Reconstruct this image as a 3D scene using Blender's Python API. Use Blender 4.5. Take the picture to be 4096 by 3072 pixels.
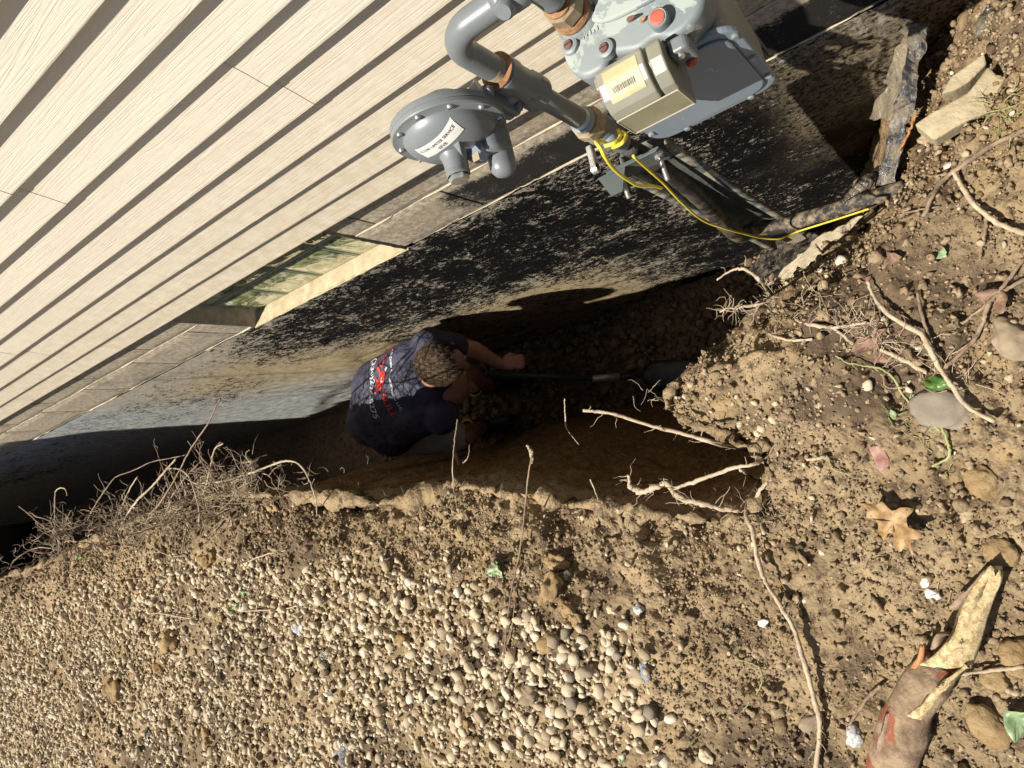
import bpy, bmesh, math, random
import numpy as np
from mathutils import Vector, Matrix
from mathutils.bvhtree import BVHTree
random.seed(7); rng = np.random.default_rng(11)
for o in list(bpy.data.objects): bpy.data.objects.remove(o)
S = bpy.context.scene
COL = S.collection

# ------------------------------------------------------------------ camera
# rows: image right, image down, view direction, in world axes (X along wall, Y into wall, Z up)
R = np.array([[0.78831815,-0.22032063,-0.57446785],[-0.25766555,-0.96608582,0.01693081],[-0.55871545,0.13467371,-0.81835203]])
F = 715.74; CAM = np.array([0.0,-0.770,1.55])
cd = bpy.data.cameras.new('camera'); cam = bpy.data.objects.new('camera', cd); COL.objects.link(cam)
right, down, fwd = R[0], R[1], R[2]
cam.matrix_world = Matrix(((right[0],-down[0],-fwd[0],CAM[0]),(right[1],-down[1],-fwd[1],CAM[1]),(right[2],-down[2],-fwd[2],CAM[2]),(0,0,0,1)))
cd.sensor_width = 36; cd.lens = F/1024*36; cd.clip_start = 0.05; cd.clip_end = 500
S.camera = cam
# ------------------------------------------------------------------ light
SUN = Vector((1.3,1.0,-2.6)).normalized()
w = bpy.data.worlds.new('World'); S.world = w; w.use_nodes = True
nt = w.node_tree; bg = nt.nodes['Background']
sky = nt.nodes.new('ShaderNodeTexSky'); sky.sky_type = 'NISHITA'; sky.sun_disc = False
sky.sun_elevation = math.asin(-SUN.z); sky.sun_rotation = math.atan2(-SUN.x, -SUN.y)
nt.links.new(sky.outputs[0], bg.inputs[0]); bg.inputs[1].default_value = 0.042
sl = bpy.data.lights.new('sun', 'SUN'); sl.energy = 5.0; sl.angle = math.radians(0.53); sl.color = (1.0,0.94,0.83)
so = bpy.data.objects.new('sun', sl); COL.objects.link(so); so.rotation_euler = SUN.to_track_quat('-Z','Y').to_euler()
S.view_settings.view_transform = 'Standard'; S.view_settings.look = 'None'
S.view_settings.exposure = 0.78; S.view_settings.gamma = 1; S.view_settings.use_curve_mapping = False
S.render.engine = 'CYCLES'

def ray(px,py): return R.T @ np.array([px-512,py-384,F])
def W(px,py,z):            # the point at height z that lies in the given direction
    r = ray(px,py); return CAM + r*((z-CAM[2])/r[2])
def WY(px,py,y):
    r = ray(px,py); return CAM + r*((y-CAM[1])/r[1])

# ------------------------------------------------------------------ numpy noise
def _h(ix,iy,iz,seed):
    n = (ix*374761393 + iy*668265263 + iz*2147483647*3 + seed*144665) & 0xffffffff
    n = ((n ^ (n>>13))*1274126177) & 0xffffffff
    n = (n ^ (n>>16)) & 0xffffffff
    return (n/4294967295.0)*2-1
def noise(p, scale=1.0, seed=0):
    q = np.asarray(p,dtype=float)*scale + 100.0 + seed*7.31
    i = np.floor(q).astype(np.int64); f = q-i; f = f*f*f*(f*(f*6-15)+10)
    x,y,z = i[...,0],i[...,1],i[...,2]; fx,fy,fz = f[...,0],f[...,1],f[...,2]
    r = 0
    for dx in (0,1):
        for dy in (0,1):
            for dz in (0,1):
                wgt = (fx if dx else 1-fx)*(fy if dy else 1-fy)*(fz if dz else 1-fz)
                r = r + wgt*_h(x+dx,y+dy,z+dz,seed)
    return r
def fbm(p, scale, octv=4, seed=0, gain=.5):
    a = 1.0; s = 0; t = 0
    for k in range(octv):
        s = s + a*noise(p, scale*2.03**k, seed+k*17); t += a; a *= gain
    return s/t
def sstep(a,b,x): 
    t = np.clip((x-a)/(b-a),0,1); return t*t*(3-2*t)

# ------------------------------------------------------------------ materials
class N:
    def __init__(s, name):
        s.m = bpy.data.materials.new(name); s.m.use_nodes = True; s.t = s.m.node_tree
        s.b = s.t.nodes['Principled BSDF']; s.out = s.t.nodes['Material Output']; s._tc = None
    def new(s, typ, **kw):
        n = s.t.nodes.new(typ)
        for k,v in kw.items(): setattr(n,k,v)
        return n
    def link(s,a,b): s.t.links.new(a,b)
    def tc(s, scale=(1,1,1)):
        if s._tc is None: s._tc = s.new('ShaderNodeTexCoord')
        m = s.new('ShaderNodeMapping'); m.inputs['Scale'].default_value = scale
        s.link(s._tc.outputs['Object'], m.inputs[0]); return m.outputs[0]
    def noise(s, scale, detail=4, rough=.55, vec=None, dist=0):
        n = s.new('ShaderNodeTexNoise'); n.inputs['Scale'].default_value = scale; n.inputs['Detail'].default_value = detail
        n.inputs['Roughness'].default_value = rough; n.inputs['Distortion'].default_value = dist
        s.link(vec if vec is not None else s.tc(), n.inputs['Vector']); return n.outputs['Fac']
    def voro(s, scale, vec=None, feature='F1', out='Distance'):
        n = s.new('ShaderNodeTexVoronoi'); n.feature = feature; n.inputs['Scale'].default_value = scale
        s.link(vec if vec is not None else s.tc(), n.inputs['Vector']); return n.outputs[out]
    def ramp(s, fac, stops):
        r = s.new('ShaderNodeValToRGB'); e = r.color_ramp.elements
        while len(e) < len(stops): e.new(.5)
        for el,(p,c) in zip(e,stops):
            el.position = p; el.color = (c,c,c,1) if isinstance(c,(int,float)) else (*c,1)
        s.link(fac, r.inputs[0]); return r.outputs[0]
    def mix(s, fac, a, b, mode='MIX'):
        n = s.new('ShaderNodeMix', data_type='RGBA', blend_type=mode)
        for sock,v in ((n.inputs[0],fac),(n.inputs[6],a),(n.inputs[7],b)):
            if isinstance(v,(int,float)): sock.default_value = v
            elif isinstance(v,tuple): sock.default_value = (*v,1)
            else: s.link(v,sock)
        return n.outputs[2]
    def math(s, op, a, b=0.0, clamp=False):
        n = s.new('ShaderNodeMath', operation=op); n.use_clamp = clamp
        for sock,v in ((n.inputs[0],a),(n.inputs[1],b)):
            if isinstance(v,(int,float)): sock.default_value = v
            else: s.link(v,sock)
        return n.outputs[0]
    def attr(s, name, out='Fac'):
        n = s.new('ShaderNodeAttribute'); n.attribute_name = name; return n.outputs[out]
    def bump(s, h, strength=.5, dist=.002, prev=None):
        n = s.new('ShaderNodeBump'); n.inputs['Strength'].default_value = strength; n.inputs['Distance'].default_value = dist
        s.link(h, n.inputs['Height'])
        if prev is not None: s.link(prev, n.inputs['Normal'])
        return n.outputs[0]
    def fin(s, color=None, rough=None, metal=None, normal=None, spec=None):
        for k,v in (('Base Color',color),('Roughness',rough),('Metallic',metal),('Specular IOR Level',spec)):
            if v is None: continue
            if isinstance(v,(int,float)): s.b.inputs[k].default_value = v
            elif isinstance(v,tuple): s.b.inputs[k].default_value = (*v,1)
            else: s.link(v, s.b.inputs[k])
        if normal is not None: s.link(normal, s.b.inputs['Normal'])
        return s.m
M = {}
def simple(name, c1, c2, rough=.6, metal=0, scale=20, bs=.3, bd=.001, bscale=None, spec=.5):
    n = N(name); f = n.noise(scale,5,.6); c = n.mix(n.ramp(f,[(.35,0.),(.65,1.)]), c1, c2)
    h = n.noise(bscale or scale*6,4,.6)
    M[name] = n.fin(c, rough, metal, n.bump(h,bs,bd), spec); return M[name]

# soil: colour from soft patches + per vertex tones (damp / pale dust)
n = N('soil')
f1 = n.noise(3.1,6,.6); f2 = n.noise(38,5,.7); f3 = n.voro(120)
dry = n.mix(n.ramp(f1,[(.38,0.),(.62,1.)]), (.235,.170,.098), (.335,.25,.150))
dry = n.mix(n.ramp(f2,[(.36,1.),(.5,0.)]), dry, (.10,.072,.047))
dry = n.mix(n.ramp(n.noise(9,4,.6),[(.55,0.),(.72,.65)]), dry, (.34,.24,.115))
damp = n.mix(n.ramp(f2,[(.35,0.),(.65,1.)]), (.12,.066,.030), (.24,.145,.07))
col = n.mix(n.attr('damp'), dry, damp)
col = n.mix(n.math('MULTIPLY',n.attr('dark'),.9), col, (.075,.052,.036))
h = n.math('ADD', n.math('MULTIPLY',n.noise(85,7,.72),1.0), n.math('MULTIPLY',n.math('SUBTRACT',1.0,f3),.5))
M['soil'] = n.fin(col, .95, 0, n.bump(h, .9, .006), .15)
# granules / clods
n = N('clod'); v = n.attr('tone')
c = n.ramp(v,[(0.,(.09,.062,.04)),(.3,(.22,.16,.095)),(.7,(.33,.245,.15)),(1.,(.42,.33,.215))])
c = n.mix(n.ramp(n.noise(160,3,.6),[(.4,0.),(.6,.45)]), c, (.10,.07,.045))
M['clod'] = n.fin(c,.95,0,n.bump(n.noise(320,4,.7),.8,.002),.15)
n = N('ochre_clod')
c = n.mix(n.ramp(n.noise(14,5,.65),[(.35,0.),(.65,1.)]), (.25,.16,.075),(.37,.27,.145))
c = n.mix(n.ramp(n.noise(60,4,.7),[(.3,.7),(.45,0.)]), c, (.09,.06,.035))
M['ochre_clod'] = n.fin(c,.95,0,n.bump(n.noise(90,7,.75),1.0,.006),.15)
# pebbles
n = N('pebble'); v = n.attr('tone')
c = n.ramp(v,[(0.,(.15,.13,.11)),(.18,(.30,.235,.155)),(.5,(.46,.38,.26)),(.8,(.53,.45,.325)),(1.,(.60,.55,.46))])
c = n.mix(n.ramp(n.noise(130,5,.65),[(.45,0.),(.62,.55)]), c, (.38,.29,.175))
c = n.mix(n.ramp(n.noise(420,2,.6),[(.62,0.),(.7,.5)]), c, (.12,.09,.06))
M['pebble'] = n.fin(c,.8,0,n.bump(n.noise(260,5,.7),.55,.0015),.3)
n = N('pebble_single'); oi = n.new('ShaderNodeObjectInfo')
c = n.ramp(oi.outputs['Random'],[(0.,(.15,.13,.11)),(.18,(.30,.235,.155)),(.5,(.46,.38,.26)),(.8,(.53,.45,.325)),(1.,(.60,.55,.46))])
c = n.mix(n.ramp(n.noise(130,5,.65),[(.45,0.),(.62,.55)]), c, (.38,.29,.175))
M['pebble_single'] = n.fin(c,.8,0,n.bump(n.noise(260,5,.7),.55,.0015),.3)

# foundation wall coating
n = N('tar_wall')
p1 = n.noise(48,7,.76,dist=.6); p2 = n.noise(190,4,.75); p3 = n.noise(7,5,.6,dist=1.2)
strk = n.noise(1,6,.7,vec=n.tc((22,22,70)),dist=.8)
v = n.math('ADD', n.math('MULTIPLY',p1,.95), n.math('MULTIPLY',p2,.55))
v = n.math('ADD', v, n.math('MULTIPLY',strk,.55)); v = n.math('ADD', v, n.math('MULTIPLY',p3,.55))   # ~1.3 mean
cov = n.attr('cov'); thr = n.math('ADD', n.math('MULTIPLY',cov,.42), 1.03)
bare = n.math('MULTIPLY', n.math('SUBTRACT', v, thr), 16.0, clamp=True)
conc = n.mix(n.ramp(n.noise(45,6,.7),[(.35,0.),(.65,1.)]), (.27,.235,.18),(.46,.41,.33))
tanc = n.mix(n.ramp(n.noise(20,5,.6),[(.4,0.),(.6,1.)]), (.34,.26,.145),(.43,.35,.215))
blu = n.mix(n.ramp(n.noise(20,5,.6),[(.4,0.),(.6,1.)]), (.25,.26,.26),(.40,.41,.39))
bc = n.mix(n.attr('tan'), conc, tanc); bc = n.mix(n.attr('blue'), bc, blu)
tar = n.mix(n.ramp(n.noise(11,5,.6),[(.45,0.),(.7,1.)]), (.0025,.0025,.003),(.007,.006,.006))
film = n.math('MULTIPLY', n.attr('film'), n.ramp(n.noise(60,8,.8,dist=.5),[(.44,0.),(.53,1.)]))
tar = n.mix(film, tar, (.24,.19,.125))
col = n.mix(bare, tar, bc)
rg = n.mix(bare, n.ramp(n.noise(60,4,.6),[(.35,.6),(.65,.9)]), (.9,.9,.9))
hh = n.math('ADD', n.math('MULTIPLY',p1,.8), n.math('MULTIPLY',n.noise(210,5,.75),.6)); hh = n.math('SUBTRACT', hh, n.math('MULTIPLY',bare,.25))
M['tar_wall'] = n.fin(col, rg, 0, n.bump(hh,.85,.004), .16)
n = N('concrete_block')
conc = n.mix(n.ramp(n.noise(60,6,.75),[(.35,0.),(.62,1.)]), (.20,.165,.12),(.52,.45,.34))
conc = n.mix(n.ramp(n.noise(8,4,.6),[(.5,0.),(.75,.5)]), conc, (.33,.24,.14))
fl = n.math('ADD', n.math('MULTIPLY',n.noise(120,5,.8),.8), n.math('MULTIPLY',n.noise(16,5,.65),.5))
bz = n.math('MULTIPLY', n.math('SUBTRACT', n.math('ADD',fl,n.math('MULTIPLY',n.attr('cov'),.6)), .94), 9.0, clamp=True)
col = n.mix(bz, conc, (.022,.02,.018))
M['concrete_block'] = n.fin(col,.92,0,n.bump(n.noise(230,5,.8),.9,.003),.2)
simple('mortar',(.36,.30,.21),(.5,.43,.31),.95,0,40,.7,.002)
simple('mortar_sill',(.34,.27,.165),(.46,.38,.25),.95,0,24,.8,.002,160)
# vinyl siding
n = N('vinyl')
g1 = n.noise(1,6,.62,vec=n.tc((5,5,150)),dist=1.6); g2 = n.noise(1,3,.5,vec=n.tc((1.6,1.6,60)),dist=2.2)
c = n.mix(n.ramp(n.noise(1.5,4,.6),[(.3,0.),(.7,1.)]), (.63,.575,.475),(.69,.635,.535))
c = n.mix(n.math('MULTIPLY',n.attr('grime'),n.ramp(n.noise(30,5,.7),[(.35,.35),(.6,.9)])), c, (.45,.37,.25))
hb = n.math('ADD', n.math('MULTIPLY',g1,.6), n.math('MULTIPLY',n.ramp(g2,[(.44,1.),(.5,0.),(.56,1.)]),.5))
M['vinyl'] = n.fin(c,.42,0,n.bump(hb,.35,.0018),.35)
simple('sheathing',(.05,.045,.04),(.09,.08,.07))
# greys
def paint(name, c1, c2, wear, wc, rough=.38, rust=None):
    n = N(name); f = n.noise(14,6,.7,dist=.5)
    c = n.mix(n.ramp(n.noise(5,4,.5),[(.35,0.),(.65,1.)]), c1, c2)
    c = n.mix(n.ramp(f,[(wear,0.),(wear+.025,1.)]), c, wc)
    if rust: c = n.mix(n.ramp(n.noise(26,6,.75),[(rust,0.),(rust+.06,1.)]), c, (.22,.09,.035))
    sp = n.ramp(n.noise(300,2,.5),[(.70,0.),(.76,.6)]); c = n.mix(sp, c, (.3,.25,.18))
    M[name] = n.fin(c, n.ramp(f,[(wear,rough),(wear+.03,.7)]), 0, n.bump(n.noise(120,4,.6),.25,.0006), .5)
paint('grey_paint',(.135,.15,.16),(.17,.185,.195),.72,(.24,.24,.22))
paint('meter_top_paint',(.15,.175,.185),(.20,.225,.23),.53,(.29,.325,.30),.5,.66)
paint('meter_body_paint',(.17,.21,.25),(.21,.25,.29),.66,(.30,.34,.32),.45)
paint('meter_side_paint',(.19,.18,.16),(.25,.235,.21),.74,(.30,.30,.27),.5)
simple('rust',(.17,.075,.03),(.33,.18,.085),.85,0,60,.7,.002)
simple('rusty_steel',(.22,.17,.11),(.36,.27,.16),.7,.2,45,.6,.001)
simple('brown_bolt',(.10,.045,.035),(.16,.08,.06),.6,0,60,.4)
simple('zinc',(.42,.42,.40),(.56,.55,.52),.35,.75,60,.3)
simple('red_plug',(.34,.05,.03),(.48,.10,.055),.5,0,60,.2)
simple('white_label',(.62,.61,.57),(.70,.69,.65),.55,0,60,.1)
simple('cream_label',(.36,.32,.17),(.42,.38,.22),.5,0,60,.1)
simple('black_ink',(.015,.015,.016),(.03,.03,.03),.6)
simple('yellow_wire',(.66,.56,.035),(.75,.66,.07),.4,0,60,.2)
simple('yellow_wire_dusty',(.52,.38,.02),(.66,.55,.06),.55,0,40,.3)
n = N('black_sleeve'); d = n.ramp(n.noise(30,6,.7),[(.45,0.),(.6,1.)])
c = n.mix(n.math('MULTIPLY',d,n.attr('dust')), (.022,.02,.019),(.26,.20,.13))
M['black_sleeve'] = n.fin(c,.6,0,n.bump(n.noise(160,5,.7),.7,.003),.4)
n = N('green_grey_channel'); d = n.ramp(n.noise(24,6,.7),[(.44,0.),(.56,1.)])
c = n.mix(n.ramp(n.noise(5,3,.5),[(.4,0.),(.6,1.)]), (.055,.068,.068),(.085,.10,.098))
c = n.mix(n.math('MULTIPLY',d,n.attr('dust')), c,(.30,.265,.19)); c = n.mix(n.ramp(n.noise(40,5,.7),[(.68,0.),(.72,1.)]), c, (.20,.09,.04))
M['green_grey_channel'] = n.fin(c,.6,0,n.bump(n.noise(200,4,.7),.4,.001),.4)
# clear plastic cover of the meter reader (sun yellowed)
n = N('yellowed_plastic')
c = n.mix(n.ramp(n.noise(9,4,.5),[(.35,0.),(.65,1.)]), (.17,.165,.125),(.26,.25,.20))
M['yellowed_plastic'] = n.fin(c,.28,0,n.bump(n.noise(90,3,.5),.12,.0008),.5)
n.b.inputs['Subsurface Weight'].default_value = .25; n.b.inputs['Subsurface Radius'].default_value = (.01,.01,.008); n.b.inputs['Coat Weight'].default_value = .3
n = N('olive_plastic'); c = n.mix(n.ramp(n.noise(14,4,.5),[(.4,0.),(.62,1.)]), (.22,.205,.13),(.28,.265,.175))
M['olive_plastic'] = n.fin(c,.3,0,None,.5)
n = N('frosted_edge'); M['frosted_edge'] = n.fin((.36,.345,.26),.3,0,None,.5)
# glass block
n = N('glass_block'); v = n.tc((1,1,1)); wv = n.noise(6,2,.45,dist=3.2)
c = n.mix(n.ramp(wv,[(.36,0.),(.47,1.),(.53,0.),(.62,1.)]), (.10,.115,.06),(.36,.385,.20))
c = n.mix(n.ramp(n.noise(17,3,.5,dist=1.5),[(.56,0.),(.64,1.)]), c, (.58,.58,.40))  # pale blotches put the highlights of the glass into its base colour
M['glass_block'] = n.fin(c,.08,0,n.bump(wv,.45,.012),.6)
n.b.inputs['Transmission Weight'].default_value = .25
n = N('glass_rim'); M['glass_rim'] = n.fin((.30,.34,.22),.15,0,n.bump(n.noise(60,3,.5),.4,.002),.8); n.b.inputs['Transmission Weight'].default_value=.3
# plants etc
simple('dry_root',(.30,.225,.15),(.46,.37,.26),.85,0,50,.8,.002,260)
simple('dark_root',(.15,.10,.065),(.29,.21,.14),.85,0,50,.8,.002,260)
simple('green_stem',(.20,.21,.07),(.30,.30,.13),.6,0,50,.3)
simple('rusty_root',(.30,.12,.04),(.50,.25,.11),.8,0,50,.5)
n = N('ivy_leaf'); c = n.mix(n.ramp(n.noise(60,4,.6),[(.4,0.),(.6,1.)]), (.04,.10,.018),(.085,.17,.035))
M['ivy_leaf'] = n.fin(c,.4,0,n.bump(n.noise(120,3,.6),.5,.001),.5); n.b.inputs['Subsurface Weight'].default_value=.1
simple('pale_leaf',(.13,.19,.09),(.24,.31,.17),.45,0,50,.4)
n = N('dead_leaf'); c = n.mix(n.ramp(n.noise(30,5,.6),[(.4,0.),(.6,1.)]), (.20,.115,.045),(.36,.235,.11))
c = n.mix(n.ramp(n.noise(90,3,.6),[(.66,0.),(.7,.8)]), c, (.08,.05,.025)); M['dead_leaf'] = n.fin(c,.6,0,n.bump(n.noise(150,4,.6),.6,.001),.4)
simple('red_brown_leaf',(.13,.07,.045),(.24,.15,.095),.7,0,50,.5)
n = N('split_wood'); g = n.noise(1,6,.7,vec=n.tc((90,90,14)),dist=.7)
c = n.mix(n.ramp(g,[(.36,0.),(.62,1.)]), (.30,.20,.085),(.66,.53,.31)); c = n.mix(n.ramp(n.noise(40,6,.75),[(.60,0.),(.66,1.)]), c, (.05,.035,.025))
M['split_wood'] = n.fin(c,.8,0,n.bump(g,.9,.004),.3)
n = N('bark'); c = n.mix(n.ramp(n.noise(22,6,.7),[(.4,0.),(.6,1.)]), (.17,.115,.075),(.33,.24,.155))
c = n.mix(n.ramp(n.noise(13,5,.6,dist=.6),[(.56,0.),(.60,1.)]), c, (.27,.095,.055)); M['bark'] = n.fin(c,.9,0,n.bump(n.noise(70,7,.75),1.,.006),.2)
simple('brick_chip',(.20,.085,.065),(.36,.24,.20),.9,0,40,.7,.002)
simple('slab_stone',(.27,.22,.135),(.40,.335,.22),.95,0,20,.9,.004,110)
simple('white_stone',(.60,.58,.53),(.68,.66,.62),.7,0,30,.4)
simple('speckled_stone',(.16,.17,.17),(.55,.55,.52),.8,0,160,.5)
simple('brown_stone',(.17,.125,.08),(.27,.21,.14),.85,0,20,.7,.002)
simple('grey_stone',(.16,.13,.10),(.24,.20,.155),.85,0,14,.6,.003)
def plast(name, c1, c2, film):
    n = N(name); d = n.ramp(n.noise(26,6,.7),[(.5-film*.15,0.),(.64-film*.15,1.)])
    c = n.mix(n.ramp(n.noise(6,3,.5),[(.4,0.),(.6,1.)]), c1, c2); c = n.mix(n.math('MULTIPLY',d,film), c, (.27,.22,.15))
    M[name] = n.fin(c, n.ramp(n.noise(20,5,.6),[(.4,.12),(.65,.55)]), 0, n.bump(n.noise(38,6,.65,dist=1.),1.,.009), .9); return n
plast('black_plastic',(.016,.016,.02),(.035,.035,.04),.5)
plast('dusty_plastic',(.10,.095,.085),(.22,.19,.15),.9)
simple('dirt_crust',(.28,.235,.155),(.40,.345,.24),.95,0,40,1.,.004,170)
n = plast('clear_scrap',(.30,.33,.36),(.50,.53,.56),.2); n.b.inputs['Transmission Weight'].default_value=.3
# person
simple('skin',(.40,.20,.14),(.50,.27,.19),.5,0,20,.3)
n = N('navy_shirt'); c = n.mix(n.ramp(n.noise(9,4,.5),[(.4,0.),(.6,1.)]), (.055,.055,.085),(.08,.078,.115))
M['navy_shirt'] = n.fin(c,.85,0,n.bump(n.noise(7,5,.6,dist=1.2),.9,.03),.2)
n = N('hair'); g = n.noise(1,5,.6,vec=n.tc((260,260,60)),dist=1.5)
M['hair'] = n.fin(n.mix(n.ramp(g,[(.35,0.),(.65,1.)]),(.05,.03,.018),(.23,.155,.095)),.5,0,n.bump(g,1.,.008),.4)
simple('khaki_cloth',(.66,.61,.54),(.75,.70,.63),.9,0,8,.7,.01,14)
simple('boot_leather',(.012,.012,.012),(.03,.028,.025),.55)
simple('boot_trim',(.55,.42,.08),(.6,.5,.12),.6)
simple('navy_collar',(.014,.016,.05),(.02,.024,.07),.8)
simple('print_white',(.62,.62,.64),(.7,.7,.72),.7); simple('print_red',(.56,.03,.025),(.66,.06,.04),.7)
simple('shovel_steel',(.05,.05,.053),(.10,.10,.105),.5,.6,14,.4); simple('shovel_fibre',(.035,.06,.055),(.05,.08,.075),.45)
simple('ferrule',(.5,.5,.48),(.6,.6,.58),.4,.5)

# ------------------------------------------------------------------ object helpers
def tag(o, label=None, cat=None, group=None, kind=None):
    if label: o['label'] = label
    if cat: o['category'] = cat
    if group: o['group'] = group
    if kind: o['kind'] = kind
    return o
def empty(name, loc=(0,0,0)):
    o = bpy.data.objects.new(name, None); COL.objects.link(o); o.location = loc; o.empty_display_size = .05; return o
def link(name, me, mat=None, parent=None, smooth=False):
    if mat: me.materials.append(M[mat] if isinstance(mat,str) else mat)
    if smooth and len(me.polygons): me.polygons.foreach_set('use_smooth', np.ones(len(me.polygons),bool))
    o = bpy.data.objects.new(name, me); COL.objects.link(o)
    if parent is not None:
        o.parent = parent; o.location = -Vector(parent.location)      # meshes are written in world coordinates
    return o
def fast_mesh(name, V, Fc):
    V = np.asarray(V,dtype=np.float32); Fc = np.asarray(Fc,dtype=np.int32); k = Fc.shape[1]
    me = bpy.data.meshes.new(name); me.vertices.add(len(V)); me.vertices.foreach_set('co', V.ravel())
    me.loops.add(Fc.size); me.loops.foreach_set('vertex_index', Fc.ravel())
    me.polygons.add(len(Fc)); me.polygons.foreach_set('loop_start', np.arange(0,Fc.size,k,dtype=np.int32))
    me.update(calc_edges=True); me.validate(); return me
def pt_attr(me, name, vals):
    a = me.attributes.new(name,'FLOAT','POINT'); a.data.foreach_set('value', np.asarray(vals,dtype=np.float32))
def grid_faces(nu, nv, closeu=False):
    i = np.arange(nu if closeu else nu-1); j = np.arange(nv-1); I,J = np.meshgrid(i,j,indexing='ij'); I2 = (I+1)%nu
    return np.stack([I*nv+J, I2*nv+J, I2*nv+J+1, I*nv+J+1],-1).reshape(-1,4)
def mesh(name, V, Fc, mat, parent=None, smooth=False):
    me = bpy.data.meshes.new(name); me.from_pydata([tuple(map(float,v)) for v in V],[],[tuple(map(int,f)) for f in Fc]); me.update()
    return link(name, me, mat, parent, smooth)
def spline(P, n):
    P = [np.array(p,float) for p in P]
    if len(P) == 2: return [P[0]+(P[1]-P[0])*t for t in np.linspace(0,1,n)]
    Q = [2*P[0]-P[1]]+P+[2*P[-1]-P[-2]]; out = []
    segs = len(P)-1
    for t in np.linspace(0,segs-1e-9,n):
        k = int(t); u = t-k; a,b,c,d = Q[k],Q[k+1],Q[k+2],Q[k+3]
        out.append(.5*((2*b)+(-a+c)*u+(2*a-5*b+4*c-d)*u*u+(-a+3*b-3*c+d)*u**3))
    return out
def tube_vf(P, rad, sides=8, cap=True):
    P = np.array(P,float); n = len(P); T = np.gradient(P,axis=0); T /= (np.linalg.norm(T,axis=1,keepdims=True)+1e-12)
    rad = np.ones(n)*rad if np.isscalar(rad) else np.interp(np.linspace(0,1,n),np.linspace(0,1,len(rad)),rad)
    a = np.array([0,0,1.]) if abs(T[0][2])<.9 else np.array([1.,0,0]); u = np.cross(T[0],a); u /= np.linalg.norm(u)
    V = []; ang = np.linspace(0,2*math.pi,sides,endpoint=False)
    for i in range(n):
        u = u-T[i]*(u@T[i]); u /= np.linalg.norm(u)+1e-12; v = np.cross(T[i],u)
        V.append(P[i]+rad[i]*(np.cos(ang)[:,None]*u+np.sin(ang)[:,None]*v))
    V = np.concatenate(V); Fc = []
    for i in range(n-1):
        for j in range(sides):
            k = (j+1)%sides; Fc.append((i*sides+j,i*sides+k,(i+1)*sides+k,(i+1)*sides+j))
    if cap: Fc.append(tuple(range(sides-1,-1,-1))); Fc.append(tuple((n-1)*sides+j for j in range(sides)))
    return V, Fc
def tube(name, P, rad, mat, parent=None, sides=12, n=None, jit=0, smooth=True):
    P = spline(P, n or max(2,len(P)*6)) if (n or len(P)>2) else P
    if jit: P = [np.array(p)+rng.normal(0,jit,3) for p in P]
    V,Fc = tube_vf(P,rad,sides); o = mesh(name,V,Fc,mat,parent,smooth)
    if smooth:
        for p in o.data.polygons[-2:]: p.use_smooth = False
    return o
def box(name, lo, hi, mat, parent=None, bev=.003, seg=2, smooth=False, taper=None):
    bm = bmesh.new(); bmesh.ops.create_cube(bm,size=1)
    lo = np.array(lo,float); hi = np.array(hi,float); c = (lo+hi)/2; s = hi-lo
    for v in bm.verts: v.co = Vector(c+np.array(v.co)*s)
    if taper: taper(bm)
    if bev: bmesh.ops.bevel(bm,geom=list(bm.edges),offset=bev,segments=seg,profile=.5,affect='EDGES')
    me = bpy.data.meshes.new(name); bm.to_mesh(me); bm.free()
    return link(name,me,mat,parent,smooth)
def lathe(name, prof, origin, axis, mat, parent=None, sides=40, smooth=True, xs=1, ys=1, up=None):
    ax = Vector(axis).normalized(); u = Vector(up) if up else (Vector((0,0,1)) if abs(ax.z)<.9 else Vector((1,0,0)))
    u = (u-ax*u.dot(ax)).normalized(); v = ax.cross(u); V = []; o = Vector(origin)
    for r,h in prof:
        for k in range(sides):
            a = 2*math.pi*k/sides; V.append(o+ax*h+u*(r*math.cos(a)*xs)+v*(r*math.sin(a)*ys))
    Fc = []
    for i in range(len(prof)-1):
        for k in range(sides): Fc.append((i*sides+k,i*sides+(k+1)%sides,(i+1)*sides+(k+1)%sides,(i+1)*sides+k))
    Fc.append(tuple(range(sides-1,-1,-1))); Fc.append(tuple((len(prof)-1)*sides+k for k in range(sides)))
    ob = mesh(name,V,Fc,mat,parent,False)
    if smooth:
        bm = bmesh.new(); bm.from_mesh(ob.data)
        bmesh.ops.recalc_face_normals(bm,faces=bm.faces)
        for f in bm.faces: f.smooth = len(f.verts)==4
        for e in bm.edges:
            if len(e.link_faces)==2 and e.calc_face_angle(0)>.6: e.smooth = False
        bm.to_mesh(ob.data); bm.free()
    return ob
def prism(name, poly, ax0, ax1, axn, o, t, mat, parent=None, bev=0.0, seg=2, smooth=False):
    """polygon in the plane (ax0,ax1) through o, extruded t along axn"""
    ax0,ax1,axn,o = map(lambda q: Vector(q),(ax0,ax1,axn,o)); bm = bmesh.new()
    vs = [bm.verts.new(o+ax0*a+ax1*b) for a,b in poly]; f = bm.faces.new(vs)
    r = bmesh.ops.extrude_face_region(bm,geom=[f]); 
    for v in [g for g in r['geom'] if isinstance(g,bmesh.types.BMVert)]: v.co += axn*t
    bmesh.ops.recalc_face_normals(bm,faces=bm.faces)
    if bev:
        es = [e for e in bm.edges if e.calc_face_angle(0)>.5]
        bmesh.ops.bevel(bm,geom=es,offset=bev,segments=seg,profile=.5,affect='EDGES')
    me = bpy.data.meshes.new(name); bm.to_mesh(me); bm.free(); return link(name,me,mat,parent,smooth)
def rounded_rect(x0,x1,y0,y1,r,seg=6):
    out = []
    for cx,cy,a0 in ((x1-r,y1-r,0),(x0+r,y1-r,90),(x0+r,y0+r,180),(x1-r,y0+r,270)):
        for k in range(seg+1):
            a = math.radians(a0+90*k/seg); out.append((cx+r*math.cos(a),cy+r*math.sin(a)))
    return out
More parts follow.
